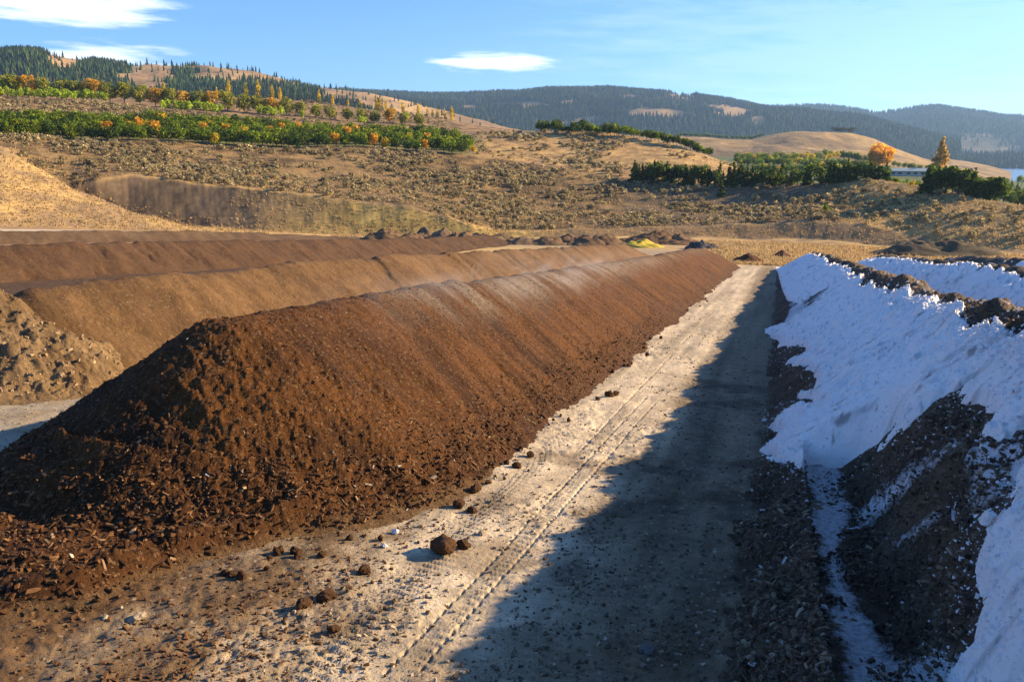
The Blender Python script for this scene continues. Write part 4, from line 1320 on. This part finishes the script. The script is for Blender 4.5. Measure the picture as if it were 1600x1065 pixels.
scatter_trees([(838, 1000, 208, 214, 300, 26, 3.2, 5.2), (1000, 1110, 214, 240, 296, 20, 2.6, 4.2)], 'bushy_tree', TM['dark'] + TM['green'][:2], 'dark bushy tree in the hedge along the crest of the golden hillock', 'hedge trees on the golden hillock')
scatter_trees([(988, 1110, 284, 291, 232, 28, 3.4, 6.0), (1110, 1385, 291, 284, 228, 50, 3.0, 6.2)], 'conifer', TM['fir'] + TM['dark'][:2], 'dark green bushy evergreen in the belt below the golden hillock', 'evergreen belt below the golden hillock')
scatter_trees([(1180, 1385, 268, 272, 300, 40, 3.8, 5.2), (1150, 1360, 262, 262, 420, 38, 4.5, 6.0)], 'bushy_tree', TM['green'] + TM['yellow'][:1] + TM['dark'], 'bushy green tree in the plantation left of the big orange tree', 'plantation trees left of the orange tree')
scatter_trees([(1150, 1360, 252, 250, 500, 34, 5.0, 6.5), (1290, 1345, 246, 246, 540, 8, 5.5, 7.0)], 'plantation_tree', TM['green'] + TM['yellow'], 'yellowish green tree in the far rows of the plantation', 'far plantation rows')
scatter_trees([(1446, 1640, 302, 330, 205, 36, 4.6, 6.4), (1450, 1640, 300, 318, 232, 30, 5.0, 7.0)], 'bushy_tree', TM['fir'][:2] + TM['dark'], 'tall dark green tree in the dense belt behind the right hill', 'dense tree belt behind the right hill')
scatter_trees([(1390, 1500, 262, 266, 420, 14, 4.0, 6.0), (1385, 1440, 290, 292, 240, 12, 1.8, 3.0)], 'bushy_tree', TM['green'], 'light green tree near the farmhouse', 'trees near the farmhouse')

# landmark trees
g = split_tree('golden_tree', 'round', 9.0, 8.2, 3200, 0.24, [(0.82, 0.44, 0.03), (0.75, 0.34, 0.025), (0.85, 0.55, 0.05)], [4, 3, 2], 2401)
x, y, z = hit(1371, 268, 330); rr = math.hypot(x, y)
put_split('golden_tree', g, (x, y, z - 0.8), 'big round bright orange autumn tree left of the farmhouse', 'tree', None, 43 * rr / F_PX / 8.6)
g = split_tree('golden_conifer', 'cone', 12.0, 8.0, 2400, 0.30, [(0.62, 0.38, 0.05), (0.42, 0.29, 0.04), (0.75, 0.48, 0.06)], [4, 3, 2], 2411)
x, y, z = hit(1468, 276, 300); rr = math.hypot(x, y)
put_split('golden_conifer', g, (x, y, z - 0.5), 'tall pointed golden brown conifer right of the farmhouse', 'tree', None, 54 * rr / F_PX / 12.0)
for (px, py, rmin, mk, hpx, nm, lab) in [
    (335, 226, 225, 'yellow', 22, 'yellow_tree', 'bright yellow small tree at the lower edge of the orchard'),
    (739, 239, 245, 'yellow', 15, 'yellow_tree', 'yellow bush at the right end of the lower orchard'),
    (1127, 306, 190, 'fir', 26, 'conifer', 'lone light green conifer among sagebrush below the dark belt'),
    (1289, 333, 180, 'green', 14, 'green_bush', 'single round green bush on the slope above the right cut bank'),
    (1440, 295, 205, 'orange', 10, 'orange_bush', 'small orange bush on the crest of the right hill'),
    (1425, 292, 205, 'yellow', 12, 'yellow_bush', 'small yellow bush on the crest of the right hill, left of the orange one'),
    (1099, 211, 380, 'orange', 9, 'orange_tree', 'small orange tree far off above the bare slope, with a lime one on its right'),
    (1118, 211, 380, 'green', 8, 'lime_tree', 'small lime tree far off, right of a small orange one'),
    (1448, 256, 460, 'yellow', 8, 'yellow_tree', 'tiny yellow tree in the distance left of the golden conifer'),
    (1596, 290, 230, 'green', 16, 'green_tree', 'bright green tree top at the right edge above the dark belt')]:
    x, y, z = hit(px, py, rmin); rr = math.hypot(x, y)
    me = TM[mk][0]; hh = 5.0 if mk == 'fir' else 4.4
    put(nm, me, x, y, z, hpx * rr / F_PX / hh, lab, 'tree' if 'bush' not in nm else 'bush', None)

# trees on the tan hillock top
X, Y, Z, pxs, ts = SD
it = int(np.argmin(np.abs(ts - 0.97)))
flat_mesh = whole_tree('hilltop_tree', 'round', 8.0, 14.0, 500, 0.45, [(0.05, 0.06, 0.04), (0.09, 0.08, 0.05)], [2, 1], 2451)
for px in (1306, 1317, 1328):
    j = int(np.argmin(np.abs(pxs - px)))
    put('hilltop_tree', flat_mesh, float(X[it, j]), float(Y[it, j]), float(Z[it, j]), 1.0, 'dark spreading tree on top of the distant tan hillock', 'tree', 'trees on the distant tan hillock')
rr_ = (ts > 0.90) & (ts < 0.99)
far_m = [whole_tree('far_orchard_tree', 'round', 4.0, 4.6, 90, 0.5, DGREEN + [(0.12, 0.15, 0.03)], [2, 3, 2, 1], 2460 + i) for i in range(2)]
for px in np.arange(1060, 1190, 3.6):
    j = int(np.argmin(np.abs(pxs - px))); i2 = int(np.argmin(np.abs(ts - rng.choice([0.93, 0.96, 0.985]))))
    put('far_orchard_tree', far_m[rng.integers(2)], float(X[i2, j]), float(Y[i2, j]), float(Z[i2, j]), 1.1, 'tiny dark green tree in the distant flat orchard left of the tan hillock', 'tree', 'distant flat orchard')

# ---- farmhouse
def box(x0, x1, y0, y1, z0, z1):
    V = np.array([(x0, y0, z0), (x1, y0, z0), (x1, y1, z0), (x0, y1, z0), (x0, y0, z1), (x1, y0, z1), (x1, y1, z1), (x0, y1, z1)], float)
    F = np.array([(0, 3, 2, 1), (4, 5, 6, 7), (0, 1, 5, 4), (1, 2, 6, 5), (2, 3, 7, 6), (3, 0, 4, 7)])
    return V, F


def boxes(name, bl, mat, parent):
    V, F, C_, M = join_geo([(*box(*b), (0.5, 0.5, 0.5), 0) for b in bl])
    return link(name, new_mesh(name, V, F, C_, smooth=False), mat, parent)


M_WALL = material('house_wall', color=(0.50, 0.47, 0.42), var=0.1, vscale=1.0, rough=0.8)
M_ROOF = material('metal_roof', color=(0.42, 0.50, 0.46), var=0.12, vscale=0.8, rough=0.45, stretch=(6, 1, 1))
M_GLASS = material('dark_glass', color=(0.03, 0.035, 0.04), var=0.1, rough=0.15, spec=0.5)
hx, hy, hz = hit(1418, 275, 330)
hr = math.hypot(hx, hy); sc_ = hr / F_PX
Lh = 50 * sc_
house = empty('farmhouse', (hx, hy, hz), math.atan2(-hx, hy) * 1.0)
house.scale = (1, 1, 0.8)
thing(house, 'low white farmhouse with a pale teal metal roof between the orange tree and golden conifer', 'house')
boxes('wall', [(-Lh / 2, Lh / 2, 0, 7, -0.5, 2.9)], M_WALL, house)
V = np.array([(-Lh / 2 - .6, -0.9, 2.9), (Lh / 2 + .6, -0.9, 2.9), (Lh / 2 + .6, 3.5, 4.5), (-Lh / 2 - .6, 3.5, 4.5), (-Lh / 2 - .6, 7.9, 2.9), (Lh / 2 + .6, 7.9, 2.9),
              (-Lh / 2 - .6, -0.9, 2.7), (Lh / 2 + .6, -0.9, 2.7), (Lh / 2 + .6, 7.9, 2.7), (-Lh / 2 - .6, 7.9, 2.7)], float)
F = [(0, 1, 2, 3), (3, 2, 5, 4), (6, 7, 1, 0), (9, 8, 7, 6), (8, 9, 4, 5), (1, 7, 8, 5), (0, 4, 9, 6)]
ro = link('roof', new_mesh('roof', V, F[:], np.full((10, 3), 0.5), smooth=False), M_ROOF, house)
boxes('chimney', [(Lh * 0.18, Lh * 0.18 + 0.8, 3.2, 4.0, 4.2, 5.4)], M_WALL, ro)
for wx in (-0.38, -0.2, 0.02, 0.2, 0.38):
    wf = boxes('window', [(wx * Lh - 0.9, wx * Lh + 0.9, -0.06, 0.0, 0.9, 2.2)], M_WALL, house)
    boxes('pane', [(wx * Lh - 0.8, wx * Lh + 0.8, -0.075, -0.062, 1.0, 2.1)], M_GLASS, wf)

# ---- sagebrush
def sage_geo(n, size, seed):
    rg = np.random.default_rng(seed)
    L = [(0, 0, .42, .5, .5, .40)] + [(rg.uniform(-.35, .35), rg.uniform(-.35, .35), rg.uniform(.35, .7), .28, .28, .25) for _ in range(4)]
    pts, k = blob_points(n, L, rg, 0.75)
    pts[:, 2] = np.abs(pts[:, 2])
    V, F = leaf_cloud(pts, size, rg)
    c = pick_cols(n, SAGE, [4, 3, 3, 2], seed + 1)
    return V, F, np.repeat(c, 4, 0)


M_SAGE = material('sagebrush_leaf', var=0.2, vscale=2.0, rough=0.95, trans=0.4)
SG = []
for i in range(5):
    V, F, c = sage_geo(150, 0.10, 2500 + i)
    me = new_mesh('sagebrush', V, F, c, smooth=False); me.materials.append(M_SAGE); SG.append(me)


def sage_density(px, py, x, y, K, r_):
    n = fbm(x, y, 9, 3, 2601); n2 = fbm(x, y, 30, 3, 2603)
    d = np.zeros_like(r_)
    mid = (r_ > K[4] + 0.5) & (r_ < K[6] - 3)
    d = np.where(mid, np.clip(0.55 + 1.6 * n + 1.3 * n2, 0.03, 1), d)
    d = np.where(mid & (px > 1290), np.clip(0.42 + 1.2 * n, 0, 0.8), d)
    gh = (r_ > K[6]) & (r_ < K[7]) & (px > 740) & (px < 1160)
    d = np.where(gh, np.clip(0.30 + 0.8 * n - 0.25 * sstep(930, 1000, px), 0, 0.7), d)
    strip = (r_ > K[7] - 0) & (r_ < K[8] - 16) & (px < 700)
    d = np.where(strip, np.clip(0.65 + 1.2 * n2, 0, 1) * (1 - 0.75 * sstep(230, 300, px)), d)
    kn = (r_ > K[1] + 2) & (r_ < K[2] - 2) & (px < 300)
    d = np.where(kn, np.clip(-0.15 + 1.6 * n2 + 0.5 * n, 0, 0.6), d)
    d = np.where((r_ > K[8]) & (r_ < K[9]) & (px > 250) & (px < 700), 0.12, d)
    return d


rg = np.random.default_rng(2611)
N = 110000
th = np.radians(rg.uniform(-54, 20, N)); r_ = np.sqrt(rg.uniform(125 ** 2, 480 ** 2, N))
x, y = r_ * np.sin(th), r_ * np.cos(th)
K, _ = knots(th); z = ground_z(x, y); px, py, dd = proj(x, y, z)
keep = rg.uniform(0, 1, N) < sage_density(px, py, x, y, K, r_) * 0.82
x, y, z, r_, px, py = x[keep], y[keep], z[keep], r_[keep], px[keep], py[keep]
sz = (0.35 + 1.1 * rg.uniform(0, 1, len(x)) ** 2.0) * (1 + 0.2 * (r_ > 200)) * (1 + 0.35 * fbm(x, y, 12, 2, 2620))
print('sage', len(x))
vis = (px > 0) & (px < 1600) & (py > 100) & (py < 420)
score = np.where(vis, sz / r_, 0)
order = np.argsort(-score)
big = order[:290]; rest = order[290:]
for i in big:
    o = bpy.data.objects.new('sagebrush', SG[int(rg.integers(5))]); COL.objects.link(o)
    o.location = (x[i], y[i], z[i] - 0.08); o.rotation_euler = (0, 0, rg.uniform(0, 6.28)); s = float(sz[i]); o.scale = (s, s, s * rg.uniform(.75, 1.05))
    thing(o, 'rounded grey green sagebrush clump on the dry brown slope', 'shrub', 'sagebrush on the dry slopes')
Vs, Fs, Cs = [], [], []; off = 0
lo = [sage_geo(46, 0.17, 2520 + i) for i in range(6)]
for v in range(6):
    idx = rest[v::6]; V, F, c = lo[v]
    a = rg.uniform(0, 6.28, len(idx)); ca, sa = np.cos(a)[:, None], np.sin(a)[:, None]; s = sz[idx][:, None]
    P = np.stack([(V[None, :, 0] * ca - V[None, :, 1] * sa) * s + x[idx][:, None], (V[None, :, 0] * sa + V[None, :, 1] * ca) * s + y[idx][:, None], V[None, :, 2] * s * 0.9 + z[idx][:, None] - 0.08], -1)
    Vs.append(P.reshape(-1, 3)); Fs.append((np.arange(len(idx))[:, None, None] * len(V) + F[None]).reshape(-1, 4) + off)
    tint = rg.uniform(0.65, 1.35, (len(idx), 1, 1)); Cs.append((c[None] * tint).reshape(-1, 3)); off += len(idx) * len(V)
o = link('sagebrush_cover', new_mesh('sagebrush_cover', np.concatenate(Vs), np.concatenate(Fs), np.clip(np.concatenate(Cs), 0.01, .9), smooth=False), M_SAGE); o['kind'] = 'stuff'

# ---- dry grass tufts
rg = np.random.default_rng(2701)
N = 150000
th = np.radians(rg.uniform(-54, 20, N)); r_ = 96 * (300 / 96) ** rg.uniform(0, 1, N)
x, y = r_ * np.sin(th), r_ * np.cos(th)
K, _ = knots(th); z = ground_z(x, y); px, py, dd = proj(x, y, z)
fld = (r_ > 101) & (r_ < K[1] + 1) & (px > 1090)
knl = (r_ > K[1] + 1) & (r_ < K[2] + 2) & (px < 420)
edge = (np.abs(r_ - K[3]) < 4) & (px < 800)
bk = (r_ > K[3]) & (r_ < K[4]) & (px > 360) & (px < 1420)
rest_ = (r_ > K[4]) & (r_ < K[7]) & ((px > 740) | (r_ < K[6]))
p = np.where(fld, 0.9, np.where(knl | edge, 0.8, np.where(bk, 0.35, np.where(rest_, np.where(px > 1280, 0.9, 0.45), 0))))
k = rg.uniform(0, 1, N) < p
x, y, z = x[k], y[k], z[k]; n = len(x); print('tufts', n)
h = rg.uniform(0.15, 0.42, n) * (1 + 0.6 * (rg.uniform(0, 1, n) < 0.12)); B = 4
a = rg.uniform(0, 6.28, (n, B)); wd = rg.uniform(0.05, 0.12, (n, B)); ln = rg.uniform(0.0, 0.5, (n, B)) * h[:, None]
bx, by = x[:, None] + 0.08 * np.cos(a), y[:, None] + 0.08 * np.sin(a)
zz = np.broadcast_to((z - 0.03)[:, None], a.shape)
P = np.stack([np.stack([bx - wd * np.sin(a), by + wd * np.cos(a), zz], -1), np.stack([bx + wd * np.sin(a), by - wd * np.cos(a), zz], -1),
              np.stack([bx + ln * np.cos(a), by + ln * np.sin(a), zz + h[:, None] * rg.uniform(.7, 1.1, a.shape)], -1)], 2)
c = pick_cols(n * B, [(0.52, 0.37, 0.17), (0.40, 0.28, 0.13), (0.62, 0.47, 0.25)], [3, 2, 2], 2703)
o = link('dry_grass', new_mesh('dry_grass', P.reshape(-1, 3), np.arange(n * B * 3).reshape(-1, 3), np.repeat(np.clip(c, 0, .8), 3, 0), smooth=False), M_SAGE); o['kind'] = 'stuff'

# ------------------------------------------------------------------ clods and stones on the lane
CL = []
for i in range(7):
    rg2 = np.random.default_rng(2800 + i)
    import bmesh
    bm = bmesh.new(); bmesh.ops.create_icosphere(bm, subdivisions=3, radius=0.5)
    co = np.array([v.co[:] for v in bm.verts])
    d = 1 + 0.55 * (fbm(co[:, 0] * 3 + 5 * i, co[:, 1] * 3 + co[:, 2] * 2, 1.0, 4, 2810 + i)) + 0.25 * fbm(co[:, 1] * 9, co[:, 2] * 9 + co[:, 0] * 5, 1.0, 2, 2820 + i)
    co = co * d[:, None] * np.array((1.15, 0.9, 0.75))
    F = np.array([[v.index for v in f.verts] for f in bm.faces]); bm.free()
    c = np.broadcast_to(np.array((0.13, 0.065, 0.028)), co.shape) * (0.8 + 0.5 * rg2.uniform(0, 1, (len(co), 1)))
    me = new_mesh('dirt_clod', co, F, c, smooth=False); me.materials.append(M_COMPOST); CL.append(me)
ST = []
for i, colr in enumerate([(0.30, 0.245, 0.17), (0.12, 0.11, 0.10), (0.62, 0.61, 0.60)]):
    me = CL[i].copy(); me.name = 'pebble'
    a = me.color_attributes['col']; arr = np.ones((len(me.vertices), 4), np.float32); arr[:, :3] = colr; a.data.foreach_set('color', arr.ravel())
    me.materials.clear(); me.materials.append(M_CHIP); ST.append(me)


def lay(name, me, px, py, s, label, cat, group, flat=1.0):
    x, y = plane_hit(px, py)
    zz = -KSL * y + float(yard_detail(np.array([x]), np.array([y]))[0])
    o = bpy.data.objects.new(name, me); COL.objects.link(o)
    o.location = (x, y, zz + 0.28 * s * flat); o.rotation_euler = (rng.uniform(-.3, .3), rng.uniform(-.3, .3), rng.uniform(0, 6.28)); o.scale = (s, s, s * flat)
    thing(o, label, cat, group); return o


lay('dirt_clod', CL[0], 692, 858, 0.30, 'largest brown dirt clod lying on the pale lane, with a smaller one touching it', 'dirt clod', None)
lay('dirt_clod', CL[1], 724, 851, 0.16, 'small rounded clod against the right side of the largest clod', 'dirt clod', None)
for (px, py, s) in [(571, 891, .13), (511, 934, .17), (474, 948, .16), (742, 768, .17), (718, 790, .15), (738, 797, .12), (745, 752, .14), (810, 690, .16), (828, 712, .13), (808, 729, .15), (763, 756, .09), (848, 655, .17), (777, 714, .12), (952, 619, .20), (962, 618, .17), (934, 624, .12), (522, 985, .10)]:
    lay('dirt_clod', CL[rng.integers(7)], px, py, s, 'fist sized brown dirt clod lying on the pale lane', 'dirt clod', 'brown clods dropped on the lane')
for i in range(100):
    v = 6.5 * (60 / 6.5) ** rng.uniform(0, 1); u = np.interp(v, [6.5, 9.5, 11], [-5.3, -4.5, -4.15]) + abs(rng.normal(0, 0.38)) - 0.2
    dx = rng.uniform(.04, .12) * (1 + 0.4 * (v > 20))
    zz = -KSL * v + float(yard_detail(np.array([u]), np.array([v]))[0])
    o = bpy.data.objects.new('dirt_clod', CL[rng.integers(7)]); COL.objects.link(o)
    o.location = (u, v, zz + 0.25 * dx); o.rotation_euler = tuple(rng.uniform(0, 6, 3)); o.scale = (dx, dx, dx * .9)
    thing(o, 'small brown clod fallen at the toe of the dark windrow', 'dirt clod', 'clods along the toe of the dark windrow')
for (px, py, s, m, lab) in [(618, 831, .10, 2, 'small white stone left of the largest clod'), (601, 853, .08, 2, 'small white stone below another white one, near the pile'), (753, 832, .09, 0, 'pale stone right of the largest clod and a bit above it'),
                            (215, 968, .14, 0, 'pale angular stone at the edge of the brown spill, bottom left'), (189, 886, .10, 0, 'pale stone resting on the brown spill below the dark pile'),
                            (1009, 1016, .15, 1, 'flat dark stone lying in the shadow at the bottom of the lane'), (1222, 615, .10, 2, 'white lump on the shaded lane beside a bare notch'), (1194, 660, .10, 2, 'white lump on the shaded lane at the lobed white edge'), (1182, 948, .09, 1, 'grey stone against the dark bank in the shade'), (1179, 958, .12, 0, 'pale stone at the foot of the dark bank')]:
    lay('stone', ST[m], px, py, s, lab, 'stone', None, 0.55 if s > .2 else .8)

# gravel over the lane: uncountable grit
x, y, rg = scatter_polar(150000, -50, 14, 4.6, 40, 2901)
dens = np.where((x > -5.2) & (x < 0.6), 0.12 + 0.5 * np.exp(-((x + 4.2) / 0.4) ** 2) + 0.5 * sstep(0.0, 0.3, fbm(x, y, 1.2, 3, 2903)) + 0.5 * (y < 8) * (x < -3) + 0.35 * (x > -2.4), 0.0)
dens = np.where((x < -5.0) & (y < 9) & (x > -9), 0.5, dens)
dens = np.where((x < -11) & (x > -15.5), 0.25, dens)
k = rg.uniform(0, 1, len(x)) < dens
x, y = x[k], y[k]
sz = 0.006 + 0.034 * rg.uniform(0, 1, len(x)) ** 8
z = -KSL * y + yard_detail(x, y) + sz * 0.25
near_pile = np.exp(-((x + 4.4) / 0.8) ** 2) * 0.8 + 0.85 * (x < -4.4) * (x > -9)
pc = pick_cols(len(x), [(0.36, 0.30, 0.21), (0.24, 0.18, 0.11), (0.13, 0.085, 0.045), (0.42, 0.37, 0.28)], [4, 4, 3, 0.4], 2905)
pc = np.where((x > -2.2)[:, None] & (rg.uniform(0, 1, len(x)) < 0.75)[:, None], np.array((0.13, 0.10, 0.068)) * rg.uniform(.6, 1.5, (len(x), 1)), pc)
pc = np.where((rg.uniform(0, 1, len(x)) < near_pile)[:, None], np.array((0.12, 0.062, 0.028)), pc)
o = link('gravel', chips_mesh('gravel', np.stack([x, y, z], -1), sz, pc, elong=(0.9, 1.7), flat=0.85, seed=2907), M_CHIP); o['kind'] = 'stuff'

# ------------------------------------------------------------------ air
def haze():
    x0, x1, y0, y1 = -5200, 2600, -300, 6600
    me = new_mesh('haze', *box(x0, x1, y0, y1, -900, 560), smooth=False)
    m = bpy.data.materials.new('haze_air'); m.use_nodes = True
    n, l = m.node_tree.nodes, m.node_tree.links
    n.clear()
    out = n.new('ShaderNodeOutputMaterial'); v = n.new('ShaderNodeVolumePrincipled')
    v.inputs['Color'].default_value = (0.36, 0.62, 1.0, 1)
    v.inputs['Density'].default_value = 0.00009
    v.inputs['Anisotropy'].default_value = 0.3
    l.new(v.outputs[0], out.inputs['Volume'])
    o = link('haze', me, m); o['kind'] = 'stuff'


haze()


def steam():
    """thin steam clinging to the ridge of the dark windrow"""
    me = new_mesh('steam', *box(MW['u'] - 1.3, MW['u'] + 2.6, 13, 56, -KSL * 56 + 0.3, -KSL * 13 + 3.4), smooth=False)
    m = bpy.data.materials.new('steam_vapour'); m.use_nodes = True
    nn, l = m.node_tree.nodes, m.node_tree.links
    nn.clear()
    out = nn.new('ShaderNodeOutputMaterial'); v = nn.new('ShaderNodeVolumePrincipled')
    v.inputs['Color'].default_value = (0.95, 0.95, 0.95, 1); v.inputs['Anisotropy'].default_value = 0.2

    def mt(op, a, b=None):
        n = nn.new('ShaderNodeMath'); n.operation = op
        for i, q in enumerate((a, b)):
            if q is None: continue
            if isinstance(q, (int, float)): n.inputs[i].default_value = q
            else: l.new(q, n.inputs[i])
        return n.outputs[0]
    tc = nn.new('ShaderNodeTexCoord'); mp = nn.new('ShaderNodeMapping'); mp.inputs['Scale'].default_value = (0.9, 0.45, 1.3)
    mp.inputs['Rotation'].default_value = (0, 0.5, 0.3)
    l.new(tc.outputs['Object'], mp.inputs[0])
    nz = nn.new('ShaderNodeTexNoise'); nz.inputs['Scale'].default_value = 1.3; nz.inputs['Detail'].default_value = 5
    nz.inputs['Distortion'].default_value = 0.8
    l.new(mp.outputs[0], nz.inputs['Vector'])
    mr = nn.new('ShaderNodeMapRange'); l.new(nz.outputs['Fac'], mr.inputs[0])
    mr.inputs[1].default_value = 0.45; mr.inputs[2].default_value = 0.72; mr.inputs[3].default_value = 0.0; mr.inputs[4].default_value = STEAM_D
    sp = nn.new('ShaderNodeSeparateXYZ'); l.new(tc.outputs['Object'], sp.inputs[0])
    h = mt('ADD', sp.outputs[2], mt('MULTIPLY', sp.outputs[1], KSL))
    dx = mt('DIVIDE', mt('SUBTRACT', sp.outputs[0], MW['u'] + 0.5), 0.9)
    dz = mt('DIVIDE', mt('SUBTRACT', h, mt('SUBTRACT', 2.25, mt('MULTIPLY', mt('MAXIMUM', mt('SUBTRACT', sp.outputs[0], MW['u']), 0.0), 0.6))), 0.5)
    r2 = mt('ADD', mt('MULTIPLY', dx, dx), mt('MULTIPLY', dz, dz))
    dy = mt('DIVIDE', mt('SUBTRACT', sp.outputs[1], 27.0), 14.0)
    r2 = mt('ADD', r2, mt('MULTIPLY', dy, dy))
    fall = mt('POWER', 2.718, mt('MULTIPLY', r2, -1.0))
    l.new(mt('MULTIPLY', mr.outputs[0], fall), v.inputs['Density']); l.new(v.outputs[0], out.inputs['Volume'])
    m.cycles.volume_step_rate = 0.15
    o = link('steam', me, m); o['kind'] = 'stuff'


STEAM_D = 0.24
steam()
